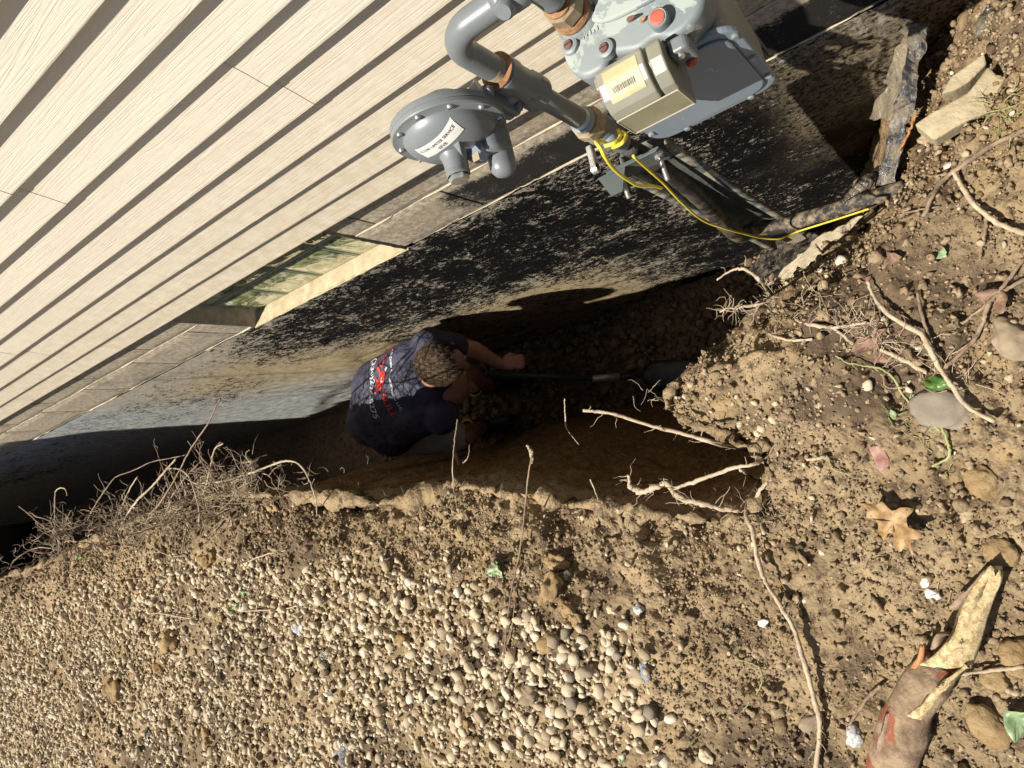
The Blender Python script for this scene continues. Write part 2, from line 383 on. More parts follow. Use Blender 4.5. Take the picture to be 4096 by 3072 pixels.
def ico(sub):
    bm = bmesh.new(); bmesh.ops.create_icosphere(bm,subdivisions=sub,radius=1)
    V = np.array([v.co[:] for v in bm.verts]); Fc = np.array([[v.index for v in f.verts] for f in bm.faces]); bm.free(); return V,Fc
I1, I2, I3, I4 = ico(1), ico(2), ico(3), ico(4)
def rot_rand(n):
    q = rng.normal(size=(n,4)); q /= np.linalg.norm(q,axis=1,keepdims=True); a,b,c,d = q.T
    return np.stack([1-2*(c*c+d*d),2*(b*c-a*d),2*(b*d+a*c),2*(b*c+a*d),1-2*(b*b+d*d),2*(c*d-a*b),2*(b*d-a*c),2*(c*d+a*b),1-2*(b*b+c*c)],-1).reshape(n,3,3)
def scatter_mesh(name, pts, sizes, base, mat, rough=.18, tone=None, aniso=(1.1,.78,.6)):
    V0,F0 = base; n = len(pts); nv = len(V0); var = []
    for k in range(10):
        a = V0*(1+rough*fbm(V0+k*9.7,1.6,3,seed=k)[:,None]*1.8); var.append(a)
    var = np.array(var); pick = rng.integers(0,10,n)
    A = np.array(aniso)*(1+rng.uniform(-.2,.2,(n,3)))
    V = var[pick]*A[:,None,:]*sizes[:,None,None]; V = np.einsum('nij,nvj->nvi',rot_rand(n),V)+pts[:,None,:]
    Fc = F0[None]+(np.arange(n)*nv)[:,None,None]
    me = fast_mesh(name,V.reshape(-1,3),Fc.reshape(-1,3))
    t = rng.random(n) if tone is None else tone
    pt_attr(me,'tone',np.repeat(t,nv)); return me
def rock(name, c, size, mat, label=None, cat='stone', seed=0, aniso=(1,.8,.6), rough=.35, parent=None, rotz=0, sub=I4, group=None):
    V0,F0 = sub; V = V0*(1+rough*fbm(V0+seed*3.1,1.3,3,seed=seed)[:,None]*1.6+.05*fbm(V0,9,3,seed=seed+5)[:,None])
    V = V*np.array(aniso)*size; cz,sz = math.cos(rotz),math.sin(rotz); V = V@np.array([[cz,sz,0],[-sz,cz,0],[0,0,1]])+np.array(c)
    me = fast_mesh(name,V,F0); o = link(name,me,mat,parent,True)
    if label: tag(o,label,cat,group)
    return o

# ------------------------------------------------------------------ GROUND with the trench
rimn = [ # rim x,y,z ; inner bottom x,y,z ; outward direction
 ((-30,-.72,0),(-30,-.45,-1.97),(0,-1)), ((-7,-.72,0),(-7,-.45,-1.97),(0,-1)), ((-4.6,-.66,0),(-4.6,-.44,-1.97),(0,-1)),
 ((-3.85,-.625,0),(-3.85,-.44,-1.97),(0,-1)), ((-3.23,-.575,0),(-3.23,-.45,-1.97),(0,-1)), ((-2.59,-.56,-.01),(-2.62,-.52,-1.97),(0,-1)),
 ((-2.13,-.64,-.03),(-2.2,-.50,-1.97),(0,-1)), ((-1.86,-.70,-.05),(-1.95,-.47,-1.97),(0,-1)), ((-1.62,-.75,-.08),(-1.7,-.48,-1.97),(0,-1)),
 ((-1.42,-.735,-.10),(-1.5,-.53,-1.97),(0,-1)), ((-1.24,-.79,-.10),(-1.3,-.56,-1.97),(0,-1)), ((-1.05,-.85,-.10),(-1.12,-.57,-1.97),(0,-1)),
 ((-.88,-.90,-.10),(-1.0,-.57,-1.97),(.05,-1)), ((-.70,-.945,-.08),(-.92,-.56,-1.97),(.15,-1)), ((-.57,-.955,-.06),(-.86,-.55,-1.97),(.45,-.9)),
 ((-.50,-.91,-.05),(-.83,-.54,-1.97),(.8,-.6)), ((-.49,-.84,-.05),(-.81,-.53,-1.97),(.95,-.35)), ((-.555,-.785,-.08),(-.79,-.52,-1.97),(1,-.2)),
 ((-.655,-.73,-.12),(-.78,-.50,-1.97),(1,-.16)), ((-.71,-.67,-.15),(-.77,-.47,-1.97),(1,-.12)), ((-.69,-.615,-.16),(-.75,-.42,-1.97),(1,-.08)),
 ((-.60,-.585,-.17),(-.72,-.37,-1.97),(1,-.04)), ((-.50,-.54,-.22),(-.69,-.32,-1.97),(1,0)), ((-.40,-.46,-.30),(-.66,-.26,-1.97),(1,0)),
 ((-.31,-.41,-.36),(-.63,-.20,-1.97),(1,0)), ((-.235,-.355,-.41),(-.61,-.15,-1.97),(1,0)), ((-.16,-.295,-.45),(-.59,-.10,-1.97),(1,0)),
 ((-.10,-.18,-.52),(-.57,-.05,-1.97),(1,0)), ((-.05,-.06,-.50),(-.56,-.02,-1.97),(1,0)), ((-.01,.03,-.40),(-.55,.03,-1.97),(1,0))]
rim = np.array([a for a,_,_ in rimn]); bot = np.array([b for _,b,_ in rimn]); dr = np.array([c for _,_,c in rimn],float)
dr /= np.linalg.norm(dr,axis=1,keepdims=True)
# node parameter spaced so that columns are dense near the camera
segl = np.linalg.norm(np.diff(rim,axis=0),axis=1); mid = (rim[1:]+rim[:-1])/2
dist = np.linalg.norm(mid-CAM,axis=1); cnt = np.maximum(6,(segl/(.0040*dist))).astype(int); cnt[0] = 40; cnt[1] = 60
S_ = []; 
for k,c in enumerate(cnt): S_ += list(k+np.linspace(0,1,c,endpoint=False))
S_.append(len(rim)-1.0); S_ = np.array(S_)
def along(A):
    P = [A[0]]+list(A)+[A[-1]]; P = np.array(P); k = np.minimum(S_.astype(int),len(A)-2); u = (S_-k)[:,None]
    a,b,c,d = P[k],P[k+1],P[k+2],P[k+3]
    m1 = (c-a)/2; m2 = (d-b)/2; L = np.linalg.norm(c-b,axis=1,keepdims=True)
    def cl(m): 
        l = np.linalg.norm(m,axis=1,keepdims=True)+1e-9; return m*np.minimum(1,L/l)
    m1,m2 = cl(m1),cl(m2)
    return (2*u**3-3*u**2+1)*b+(u**3-2*u**2+u)*m1+(-2*u**3+3*u**2)*c+(u**3-u**2)*m2
rimS, botS, dirS = along(rim), along(bot), along(np.c_[dr,np.zeros(len(dr))]); dirS /= np.linalg.norm(dirS,axis=1,keepdims=True)
tf = np.linspace(0,1,120)**.85; tp = np.concatenate([np.linspace(.003,1.6,290), 1.6+np.linspace(.02,1,40)**2.2*28])
nS = len(S_); rows = []
for t in tf:
    p = botS*(1-t)+rimS*t; bulge = math.sin(t*math.pi)*.03
    p = p-np.c_[dirS[:,:2]*(-bulge),np.zeros(nS)]; rows.append(p)
for u in tp:
    p = rimS+dirS*u; k = sstep(0,.30,np.array(u)); z = rimS[:,2]*(1-k)-.055*math.exp(-u/.045); p = np.c_[p[:,0],p[:,1],z]; rows.append(p)
G = np.stack(rows,1)                    # nS x nR x 3
nR = G.shape[1]; nF = len(tf)
dS = np.gradient(G,axis=0); dR = np.gradient(G,axis=1); Nn = np.cross(dS,dR); Nn /= (np.linalg.norm(Nn,axis=2,keepdims=True)+1e-12)
flip = np.where(Nn[:,nF+60:nF+61,2:3]<0,-1,1); Nn = Nn*flip
X,Y,Z = G[...,0],G[...,1],G[...,2]
# where the river gravel lies (a mulch bed along the lower left of the view)
gl = np.array([(-40,-.86),(-4.6,-.80),(-3.4,-.74),(-2.5,-.72),(-2.0,-.80),(-1.75,-.86),(-1.45,-.93),(-1.25,-.99),(-1.05,-1.02),(-.86,-1.10),(-.78,-1.25),(-.72,-1.6),(-.72,-40)])
def gravel_amt(x,y):
    yb = np.interp(x,gl[:-3,0],gl[:-3,1]); n_ = fbm(np.stack([x,y,x*0],-1),3.5,3,seed=4)*.13
    a = sstep(.0,.11,(yb-y)+n_); b = sstep(.06,-.08,(x+.88)+n_*1.2+(y+1.2)*-.15); return a*b
grav = gravel_amt(X,Y)
P3 = G
isf = np.arange(nR)[None,:] < nF
far = sstep(3.5,8,np.linalg.norm(G-CAM,axis=2))
low = fbm(P3,2.2,3,seed=1); gap = sstep(.3,.6,fbm(P3,4.2,3,seed=77)*.5+.5); mid_ = fbm(P3,9,4,seed=2); fin = fbm(P3,60,3,seed=3,gain=.75); rid = 1-np.abs(fbm(P3,16,3,seed=9))*2
lump = fbm(P3,26,3,seed=21)
soft = 1-grav
shoulder = sstep(.5,.0,np.abs((Y-rimS[:,1][:,None])))*(~isf)
D = .022*low+.024*mid_*(.35+.65*soft)+.014*(np.abs(fbm(P3,22,4,seed=35))*2-.5)*soft*(~isf)+.0085*fin+.006*np.clip(lump,0,1)*soft+.006*(rid-.5)*soft
wetf = np.where(isf, .9+.0*X, 1.0); D = D*wetf
right = sstep(-.75,-.35,X)*(~isf); D = D+right*(.012*fbm(P3,7,4,seed=31)+.010*np.clip(fbm(P3,19,3,seed=33),-.2,1))
# furrows running from the shoulder into the trench
D = D+shoulder*soft*(.030*fbm(P3*np.array([1,.28,.28]),13,3,seed=41))
edge = np.exp(-((np.arange(nR)-nF)/13.0)**2)[None,:]*fbm(P3,11,4,seed=51)*.055
G2 = G+Nn*((D+edge)*(1-far))[...,None]
me = fast_mesh('ground',G2.reshape(-1,3),grid_faces(nS,nR))
rimd = (np.arange(nR)-nF)[None,:]*np.ones((nS,1))
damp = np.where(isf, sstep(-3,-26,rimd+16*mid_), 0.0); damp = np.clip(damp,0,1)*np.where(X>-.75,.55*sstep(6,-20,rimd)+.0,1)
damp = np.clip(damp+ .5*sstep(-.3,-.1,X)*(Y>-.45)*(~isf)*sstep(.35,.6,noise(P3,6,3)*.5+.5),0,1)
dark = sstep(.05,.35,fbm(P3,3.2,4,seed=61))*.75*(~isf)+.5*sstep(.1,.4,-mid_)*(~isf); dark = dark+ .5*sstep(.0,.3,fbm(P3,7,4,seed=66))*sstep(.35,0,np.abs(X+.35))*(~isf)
pt_attr(me,'damp',damp.ravel()); pt_attr(me,'dark',np.clip(dark,0,1).ravel())
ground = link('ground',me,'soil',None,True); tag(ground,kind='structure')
ck = 4; Gc = G2[::ck,::ck]; Gc_ = Gc.reshape(-1,3)
bvh = BVHTree.FromPolygons([tuple(v) for v in Gc_.tolist()],[tuple(f) for f in grid_faces(Gc.shape[0],Gc.shape[1]).tolist()])
def GH(px,py,lift=0.0):
    r = ray(px,py); h = bvh.ray_cast(Vector(CAM),Vector(r).normalized())
    p = np.array(h[0]) if h[0] is not None else W(px,py,0)
    return p-r/np.linalg.norm(r)*0+np.array([0,0,lift])
def GZ(x,y):
    h = bvh.ray_cast(Vector((x,y,1.0)),Vector((0,0,-1))); return h[0].z if h[0] is not None else 0.0
# trench floor
fx = np.linspace(-9,-.2,520)**1; fy = np.linspace(-.8,.05,70)
FX,FY = np.meshgrid(fx,fy,indexing='ij'); FP = np.stack([FX,FY,FX*0-1.9],-1)
FP[...,2] += .03*fbm(FP,3,3,seed=71)+.022*fbm(FP,17,4,seed=72)+.12*sstep(-1.1,-.5,FX)
me = fast_mesh('trench_floor',FP.reshape(-1,3),grid_faces(len(fx),len(fy))); nvf = len(fx)*len(fy)
pt_attr(me,'damp',np.ones(nvf)*.25); pt_attr(me,'dark',np.ones(nvf)*.25); tag(link('trench_floor',me,'soil',None,True),kind='structure')

# ---- scatter: sample grid cells by area
cell = np.linalg.norm(np.cross(G2[1:,:-1]-G2[:-1,:-1],G2[:-1,1:]-G2[:-1,:-1]),axis=2)
cc = (G2[1:,:-1]+G2[:-1,1:])/2; cn = Nn[:-1,:-1]; cg = grav[:-1,:-1]; cisf = np.broadcast_to(isf,(nS,nR))[:-1,:-1]
q = (cc-CAM)@R.T; pxx = q[...,0]/q[...,2]*F+512; pyy = q[...,1]/q[...,2]*F+384
vis = (q[...,2]>.3)&(pxx>-60)&(pxx<1090)&(pyy>-60)&(pyy<830)
def sample(wt, n):
    p = (wt*cell).ravel(); p = p/p.sum(); k = rng.choice(len(p),n,p=p); jit = rng.normal(0,.004,(n,3)); jit[:,2] = 0
    return cc.reshape(-1,3)[k]+jit, cn.reshape(-1,3)[k]
# pebbles
NP = 15000
pp,pn = sample(vis*np.clip(cg,0,1)*(.25+sstep(.25,.5,fbm(cc,5.5,3,seed=88)*.5+.5))*(~cisf)*(q[...,2]<5)/np.clip(q[...,2],1,6)**.6, NP)
extra,en = sample(vis*(~cisf)*(cg<.5)*sstep(.1,.5,fbm(cc,2.5,3,seed=81)*.5+.5), 420); pp = np.r_[pp,extra]; pn = np.r_[pn,en]
sz = rng.lognormal(math.log(.0078),.42,len(pp)); sz = np.clip(sz,.0035,.0155); sz[NP:] *= .75
pp = pp+pn*(rng.uniform(-.45,.85,len(pp))*sz)[:,None]; pp[:,2] += np.where(rng.random(len(pp))<.35,sz*.9,0)
tone = np.clip(rng.beta(2.2,2.0,len(pp)),0,1)
dc = np.linalg.norm(pp-CAM,axis=1); show = sz/dc*np.where(pp[:,2]>-.3,1,0)
order = np.argsort(-show); near = order[:290]; rest = order[290:]
me = scatter_mesh('gravel',pp[rest],sz[rest],I2,'pebble',.30,tone[rest])
tag(link('gravel',me,'pebble',None,True),'bed of small tan and cream river pebbles beside the trench','gravel',kind='stuff')
protos = []
for k in range(10):
    V0,F0 = I2; V = V0*(1+.34*fbm(V0+k*4.3,1.5,3,seed=k+200)[:,None]*1.6)*np.array([1,rng.uniform(.65,.95),rng.uniform(.5,.75)])
    pm = fast_mesh('pebble',V,F0); pm.materials.append(M['pebble_single']); pm.polygons.foreach_set('use_smooth',np.ones(len(F0),bool)); protos.append(pm)
for i in near:
    o = bpy.data.objects.new('pebble',protos[rng.integers(0,10)]); COL.objects.link(o); o.location = pp[i]; o.scale = (sz[i]*1.15,)*3
    o.rotation_euler = rng.uniform(-.5,.5),rng.uniform(-.5,.5),rng.uniform(0,6.28)
    tag(o,'rounded tan river pebble lying among the gravel beside the trench','pebble','larger pebbles on top of the gravel bed')
# soil crumbs
cr,crn = sample(vis*(~cisf)*(1.2-.75*cg)*(q[...,2]<5)/np.clip(q[...,2],1,6)**1.2*(.15+gap[:-1,:-1]), 38000)
s2 = np.clip(rng.lognormal(math.log(.0024),.52,len(cr)),.0011,.009); s2 *= np.clip(np.linalg.norm(cr-CAM,axis=1)/1.7,.8,1.8)
cr = cr+crn*(s2*.35)[:,None]; tn = np.clip(.52+.22*rng.normal(size=len(cr))+.25*fbm(cr,3.2,3,seed=91),0,1)
me = scatter_mesh('soil_crumbs',cr,s2,I1,'clod',.45,tn,(1,.85,.75)); tag(link('soil_crumbs',me,'clod'),'crumbly dry brown soil grains scattered over the bank','soil',kind='stuff')
cr,crn = sample(vis*(~cisf)*(1.1-cg)*(q[...,2]<4)*sstep(.3,.62,fbm(cc,3.0,3,seed=95)*.5+.5+.18*sstep(-.7,-.3,cc[...,0])), 1500)
s2 = np.clip(rng.lognormal(math.log(.0060),.45,len(cr)),.0035,.015); cr = cr+crn*(s2*.25)[:,None]
tn = np.clip(.5+.2*rng.normal(size=len(cr)),0,1)
me = scatter_mesh('soil_clods',cr,s2,I2,'clod',.85,tn,(1,.85,.75)); tag(link('soil_clods',me,'clod',None,True),'loose lumps of dry brown soil lying on the bank','soil',kind='stuff')
fl = np.c_[rng.uniform(-3.5,-.4,3200),rng.uniform(-.62,0,3200),np.full(3200,-1.885)]
fl[:,2] += .12*sstep(-1.1,-.5,fl[:,0])
me = scatter_mesh('trench_rubble',fl,np.clip(rng.lognormal(math.log(.013),.5,3200),.005,.04),I1,'clod',.35,rng.random(3200)*.7,(1,.85,.7)); tag(link('trench_rubble',me,'clod'),'dark crumbled soil lying on the trench floor','soil',kind='stuff')

# ------------------------------------------------------------------ HOUSE : foundation, window, siding
ZM1, ZM2 = .1395, -.0637
house = empty('house',(-2,0,0)); tag(house,'house wall with beige vinyl siding above a black tarred block foundation','house')
# coated lower wall
xs = np.concatenate([np.arange(-9,-4.6,.1),np.arange(-4.6,.5,.02),np.arange(.5,2.2,.05)]); zs = np.arange(-2.05,ZM2-.004,.02); WX,WZ = np.meshgrid(xs,zs,indexing='ij'); WP = np.stack([WX,WX*0,WZ],-1)
WP[...,1] = -.002*fbm(WP,6,4,seed=5)-.0015*fbm(WP,30,3,seed=6)
nz = fbm(WP,1.6,4,seed=7)
leftz = sstep(-2.2,-2.9,WX+.35*nz)                       # the coating thins out towards the far end
lowband = sstep(-.75,-1.25,WZ+.30*nz+.10*(WX+1.5))*sstep(-.9,-1.5,WX)
top = sstep(-.22,-.02,WZ+.12*nz)
cov = .86-.50*leftz-.36*lowband-.40*top*(.5+.5*sstep(-1.2,-2.2,WX))+.26*nz+.10*fbm(WP,7,3,seed=17)
cov = cov+.10*sstep(.35,.1,np.abs(WX+.35+.1*WZ))*sstep(-.1,-.3,WZ)
tan = np.clip(lowband+.8*leftz*sstep(-.1,-.5,WZ),0,1); blue = sstep(-2.75,-3.5,WX+.35*nz+.45*(WZ+.6))
film = np.clip(sstep(-.34,-.16,WX+.10*nz-.10*WZ)*sstep(-.75,-.35,WZ+.2*nz)*1.0+.5*sstep(.3,.6,nz+.3)*sstep(-.6,-.3,WX)+.0,0,1)
me = fast_mesh('tarred_wall',WP.reshape(-1,3),grid_faces(len(xs),len(zs))[:,::-1])
for a,b in (('cov',np.clip(cov,0,1.1)),('tan',tan),('blue',np.clip(blue,0,1)),('film',film)): pt_attr(me,a,b.ravel())
o = link('tarred_wall',me,'tar_wall',house,True)
# backing core of the wall (mortar plane)
WX0, WX1 = -2.145,-1.383   # window opening
box('mortar_bed',(-9,.010,ZM2-.02),(WX0-.03,.2,.31),'mortar',house,0); box('mortar_bed',(WX1+.03,.010,ZM2-.02),(2.2,.2,.31),'mortar',house,0)
# blocks: two visible courses
def block(x0,x1,z0,z1,cv):
    nx,nz_ = max(2,int((x1-x0)/.03)),8; gx,gz = np.meshgrid(np.linspace(x0,x1,nx),np.linspace(z0,z1,nz_),indexing='ij')
    P = np.stack([gx,gx*0,gz],-1); P[...,1] = -.0025*fbm(P,12,3,seed=8)
    P[...,1] += .004*((gx<=x0+1e-6)|(gx>=x1-1e-6)|(gz<=z0+1e-6)|(gz>=z1-1e-6))
    B = P.copy(); B[...,1] = .03
    V = np.concatenate([P.reshape(-1,3)]); Fc = grid_faces(nx,nz_)[:,::-1].tolist(); nv = len(V)
    ring = [i*nz_ for i in range(nx)]+[(nx-1)*nz_+j for j in range(1,nz_)]+[i*nz_+nz_-1 for i in range(nx-2,-1,-1)]+[j for j in range(nz_-2,0,-1)]
    V2 = V[ring].copy(); V2[:,1] = .03; V = np.r_[V,V2]
    for k in range(len(ring)): Fc.append([ring[k],ring[(k+1)%len(ring)],nv+(k+1)%len(ring),nv+k])
    me = bpy.data.meshes.new('concrete_block'); me.from_pydata(V.tolist(),[],Fc); me.update()
    c_ = cv(V); pt_attr(me,'cov',c_); return link('concrete_block',me,'concrete_block',house,False)
def cv1(V): return np.clip(.18+.25*sstep(.2,.13,V[:,2])*sstep(-2.0,-.8,V[:,0])+.12*fbm(V,3,3,seed=12),0,1)
def cv2(V):
    rr = sstep(-1.25,-1.0,V[:,0]+.12*fbm(V,5,3,seed=14)); ll = sstep(-2.35,-2.5,V[:,0])*sstep(-3.35,-2.9,V[:,0]+.2*fbm(V,3,3,seed=15))
    return np.clip(.08+(.72*rr+.30*ll)*sstep(.135,.07,V[:,2]+.02*fbm(V,14,3,seed=16)),0,1)
g = .004
for x0,z0,z1,cvf in ((-2.503,ZM1,.31,cv1),(-3.087,ZM2,ZM1,cv2)):
    for k in range(-14,14):
        a = x0+.4064*k+g; b = x0+.4064*(k+1)-g
        if a < -7 or b > 1.6: continue
        for s0,s1 in ((a,min(b,WX0-.020)),(max(a,WX1+.002),b)):
            if s1-s0 > .02: block(s0,s1,z0+g,z1-g,cvf)
# window
win = empty('glass_block_window',(-1.8,.08,.1)); tag(win,'basement window of wavy glass blocks tucked under the siding edge','window')
gw = (WX1-WX0)/4; WY_ = .055
for r,(z0,z1) in enumerate(((-.077,.110),(.116,.30))):
    for k in range(4):
        x0 = WX0+gw*k+.003; x1 = WX0+gw*(k+1)-.003
        b = box('glass_block',(x0,.055,z0),(x1,.145,z1),'glass_rim',win,.006,3,True)
        nx = 14; gx,gz = np.meshgrid(np.linspace(x0+.011,x1-.011,nx),np.linspace(z0+.011,z1-.011,nx),indexing='ij'); P = np.stack([gx,gx*0+.054,gz],-1)
        u = (gx-gx.min())/(gx.max()-gx.min()); v = (gz-gz.min())/(gz.max()-gz.min()); e = np.minimum(1,np.minimum(np.minimum(u,1-u),np.minimum(v,1-v))*9)
        P[...,1] -= .004*e+.004*e*fbm(P+k*3,13,2,seed=k)
        me = fast_mesh('pane',P.reshape(-1,3),grid_faces(nx,nx)[:,::-1]); o = link('pane',me,'glass_block',win,True)
box('window_backing',(WX0-.01,.147,-.15),(WX1+.01,.165,.31),'sheathing',win,0)
for z in (.113,): box('joint',(WX0,.0562,z-.0028),(WX1,.12,z+.0028),'glass_rim',win,0)
for k in (1,2,3): box('joint',(WX0+gw*k-.0028,.0575,-.077),(WX0+gw*k+.0028,.12,.31),'glass_rim',win,0)
# sill and jambs, rough mortar
def patch(name,P00,P10,P11,P01,mat,parent,nu=40,nv=12,amp=.002,seed=0,smooth=True,scale=40,thick=None):
    u,v = np.meshgrid(np.linspace(0,1,nu),np.linspace(0,1,nv),indexing='ij'); u=u[...,None]; v=v[...,None]
    P00,P10,P11,P01 = map(np.array,(P00,P10,P11,P01)); P = P00*(1-u)*(1-v)+P10*u*(1-v)+P11*u*v+P01*(1-u)*v
    nr = np.cross(P10-P00,P01-P00); nr = nr/np.linalg.norm(nr); P = P+nr*(amp*fbm(P,scale,4,seed=seed))[...,None]
    me = fast_mesh(name,P.reshape(-1,3),grid_faces(nu,nv)); return link(name,me,mat,parent,smooth)
patch('sill',(WX0-.025,-.006,ZM2-.006),(WX1+.012,-.006,ZM2-.006),(WX1+.012,.060,ZM2-.014),(WX0-.025,.060,ZM2-.014),'mortar_sill',win,90,16,.004,3)
patch('sill',(WX0-.025,-.0055,ZM2-.012),(WX1+.012,-.0055,ZM2-.012),(WX1+.012,-.006,ZM2-.006),(WX0-.025,-.006,ZM2-.006),'mortar_sill',win,90,8,.003,4)
patch('jamb',(WX0-.022,-.003,ZM2-.03),(WX0+.003,.062,ZM2-.03),(WX0+.003,.062,.31),(WX0-.022,-.003,.31),'mortar',win,12,40,.004,5)
patch('jamb',(WX1-.003,.062,ZM2-.03),(WX1+.004,-.003,ZM2-.03),(WX1+.004,-.003,.31),(WX1-.003,.062,.31),'mortar',win,12,40,.005,6)
# mortar lines smeared over the tar
def joint_run(x0,x1,z,y,r,mat,seed):
    xs_ = np.arange(x0,x1,.012); q_ = np.stack([xs_,xs_*0,xs_*0+z],-1); nn_ = fbm(q_,9,3,seed=seed); P = [(x,y-.0012*max(0,a)+.004*(a<-.12),z+.0011*math.sin(x*31)+.0018*b) for x,a,b in zip(xs_,nn_,fbm(q_,30,2,seed=seed+1))]
    V,Fc = tube_vf(P,[r],6); V = np.array(V); rr_ = np.repeat(np.clip(.45+1.9*nn_,.02,1.2),6)[:,None]; Pc = np.repeat(np.array(P),6,axis=0); mesh('mortar_joint',Pc+(V-Pc)*rr_,Fc,mat,house,True)
joint_run(-6,WX0-.03,ZM1,.0045,.0034,'mortar',1); joint_run(WX1+.01,1.5,ZM1,.0045,.0034,'mortar',2)
joint_run(-4.6,WX0-.03,ZM2,.0015,.0034,'mortar',3); joint_run(WX1+.02,.2,ZM2,.0010,.0040,'mortar',4)
# siding
ZB = .3219; SP = .09452
seams = {0:[-4.9,-.15+3],1:[-3.05+.0,],2:[-.89],3:[-1.425],4:[-3.9],5:[-2.2]}
s32 = WY(14.5,357.7,-.04)[0]; seams[1] = [s32]; seams[0] = [-4.9]
def siding_panel(x0,x1,k,off):
    prof = [(-.0225,2*SP+.004)]
    for c in (1,0):
        z = SP*c; prof += [(-.0245,z+SP-.004),(-.0262,z+SP*.8),(-.0325,z+SP*.4),(-.0392,z+.006),(-.0400,z+.002),(-.0396,z),(-.0300,z-.0002)]
        if c == 1: prof += [(-.0240,z+.0002)]
    prof += [(-.030,.004)]
    xsn = np.linspace(x0,x1,max(2,int((x1-x0)/.08))); z0 = ZB+2*SP*k
    A = np.array([[(x,y+off+.0006*math.sin(x*3.1+k),z0+z+.0005*math.sin(x*2.3+k*2)) for (y,z) in prof] for x in xsn])
    me = fast_mesh('siding_panel',A.reshape(-1,3),grid_faces(len(xsn),len(prof))); 
    pt_attr(me,'grime',np.clip((.95-A[...,2])/.55,0,1).ravel()*.8)
    o = link('siding_panel',me,'vinyl',house,False); return o
for k in range(0,9):
    cuts = [-8]+sorted(seams.get(k,[]))+[2.0]
    for i in range(len(cuts)-1):
        siding_panel(cuts[i]-(0 if i==0 else .0),cuts[i+1]+(.03 if i<len(cuts)-2 else 0),k,-.0009*(i%2==0))
box('sheathing',(-8,-.020,ZB+.012),(2.0,.05,ZB+1.75),'sheathing',house,0)
box('starter_strip',(-8,-.030,ZB+.004),(2.0,-.021,ZB+.03),'vinyl',house,0).data
pt = house.children[-1].data; pt_attr(pt,'grime',np.ones(len(pt.vertices)))

# ------------------------------------------------------------------ GAS PIPEWORK
PX,PY = -.461,-.21
pipe = empty('gas_pipe',(PX,PY,.6)); tag(pipe,'grey gas pipe rising from the valve and bending over to the meter','pipe')
rp = .0168
arc = [(PX,PY,.735),(PX,PY,.80)]+[(PX+.046*(1-math.cos(a)),PY,.806+.046*math.sin(a)) for a in np.linspace(.1,math.pi/2-.1,7)]+[(PX+.06,PY,.852),(PX+.088,PY,.852)]
tube('pipe',arc,rp*1.08,'grey_paint',pipe,28,60)
tube('pipe',[(PX,PY,.46),(PX,PY,.73)],rp,'grey_paint',pipe,28,2)
V,Fc = [],[]
for k in range(5):
    z = .742+.0026*k; lathe('thread',[(rp*1.06,0),(rp*1.11,.0009),(rp*1.06,.0018)],(PX,PY,z),(0,0,1),'rusty_steel',pipe,28)
# upper fitting and swivel above the meter
tube('coupling',[(PX+.086,PY,.852),(PX+.104,PY,.852)],rp*1.36,'grey_paint',pipe,28,2)
lathe('union_body',[(.020,0),(.0235,.003),(.0235,.018),(.019,.026)],(PX+.102,PY,.852),(1,0,0),'grey_paint',pipe,24)
lathe('plug',[(.0115,0),(.0125,.003),(.0125,.016),(.0095,.021)],(PX+.102,PY-.012,.856),(-.1,-.75,.55),'grey_paint',pipe,20)
tube('elbow',[(PX+.104,PY,.852),(PX+.124,PY,.848),(PX+.134,PY,.832),(PX+.135,PY,.80)],.0185,'grey_paint',pipe,24,24)
# tee body carrying the regulator
tee = empty('service_tee',(PX,PY,.68)); tag(tee,'dark grey cast tee fitting on the riser with a bolted regulator flange','fitting')
lathe('tee_body',[(.0165,-.002),(.024,0),(.0268,.004),(.0268,.026),(.0245,.032),(.0238,.07),(.0262,.078),(.0262,.1),(.0225,.104),(.017,.106)],(PX,PY,.633),(0,0,1),'grey_paint',tee,32)
lathe('rust_ring',[(.0172,-.001),(.0262,-.0006),(.0262,.0022),(.0172,.003)],(PX,PY,.7385),(0,0,1),'rust',tee,32)
lathe('hex_collar',[(.0255,0),(.0285,.002),(.0285,.020),(.0255,.022)],(PX,PY,.640),(0,0,1),'grey_paint',tee,6,False)
lathe('branch',[(.019,0),(.019,.03),(.022,.032),(.022,.036)],(PX-.012,PY-.006,.690),(-1,-.35,.1),'grey_paint',tee,24)
for i in range(5): box('cast_mark',(PX-.012+.0045*i,PY-.0248,.662),(PX-.0095+.0045*i,PY-.0232,.672),'grey_paint',tee,.0004,1)
# pressure regulator
RC = Vector((-.559,-.25,.745)); reg = empty('pressure_regulator',tuple(RC)); tag(reg,'grey round gas pressure regulator with white label and spring tower','regulator')
AX = (0,-1,0)
lathe('flange_disc',[(.045,-.022),(.064,-.018),(.076,-.011),(.0835,-.010),(.0845,-.008),(.0845,-.0005),(.083,.0005),(.0845,.0015),(.0845,.007),(.083,.009),(.0715,.0095),(.068,.011)],RC,AX,'grey_paint',reg,64)
lathe('bonnet',[(.069,.008),(.0675,.014),(.062,.022),(.052,.0295),(.038,.0345),(.026,.037),(.012,.038)],RC,AX,'grey_paint',reg,64)
lathe('back_casing',[(.012,-.050),(.028,-.046),(.042,-.036),(.056,-.022),(.06,-.015)],RC,AX,'grey_paint',reg,40)
for k in range(10):
    a = 2*math.pi*(k+.35)/10; c = RC+Vector((math.cos(a)*.0755,-.0085,math.sin(a)*.0755))
    s = lathe('screw',[(.0046,0),(.0046,.0022),(.0036,.0038),(.0015,.0044)],c,AX,'zinc',reg,12)
    box('slot',(c.x-.0034,c.y-.0052,c.z-.0006),(c.x+.0034,c.y-.0040,c.z+.0006),'black_ink',reg,0)
TC = RC+Vector((-.006,-.03,-.008))
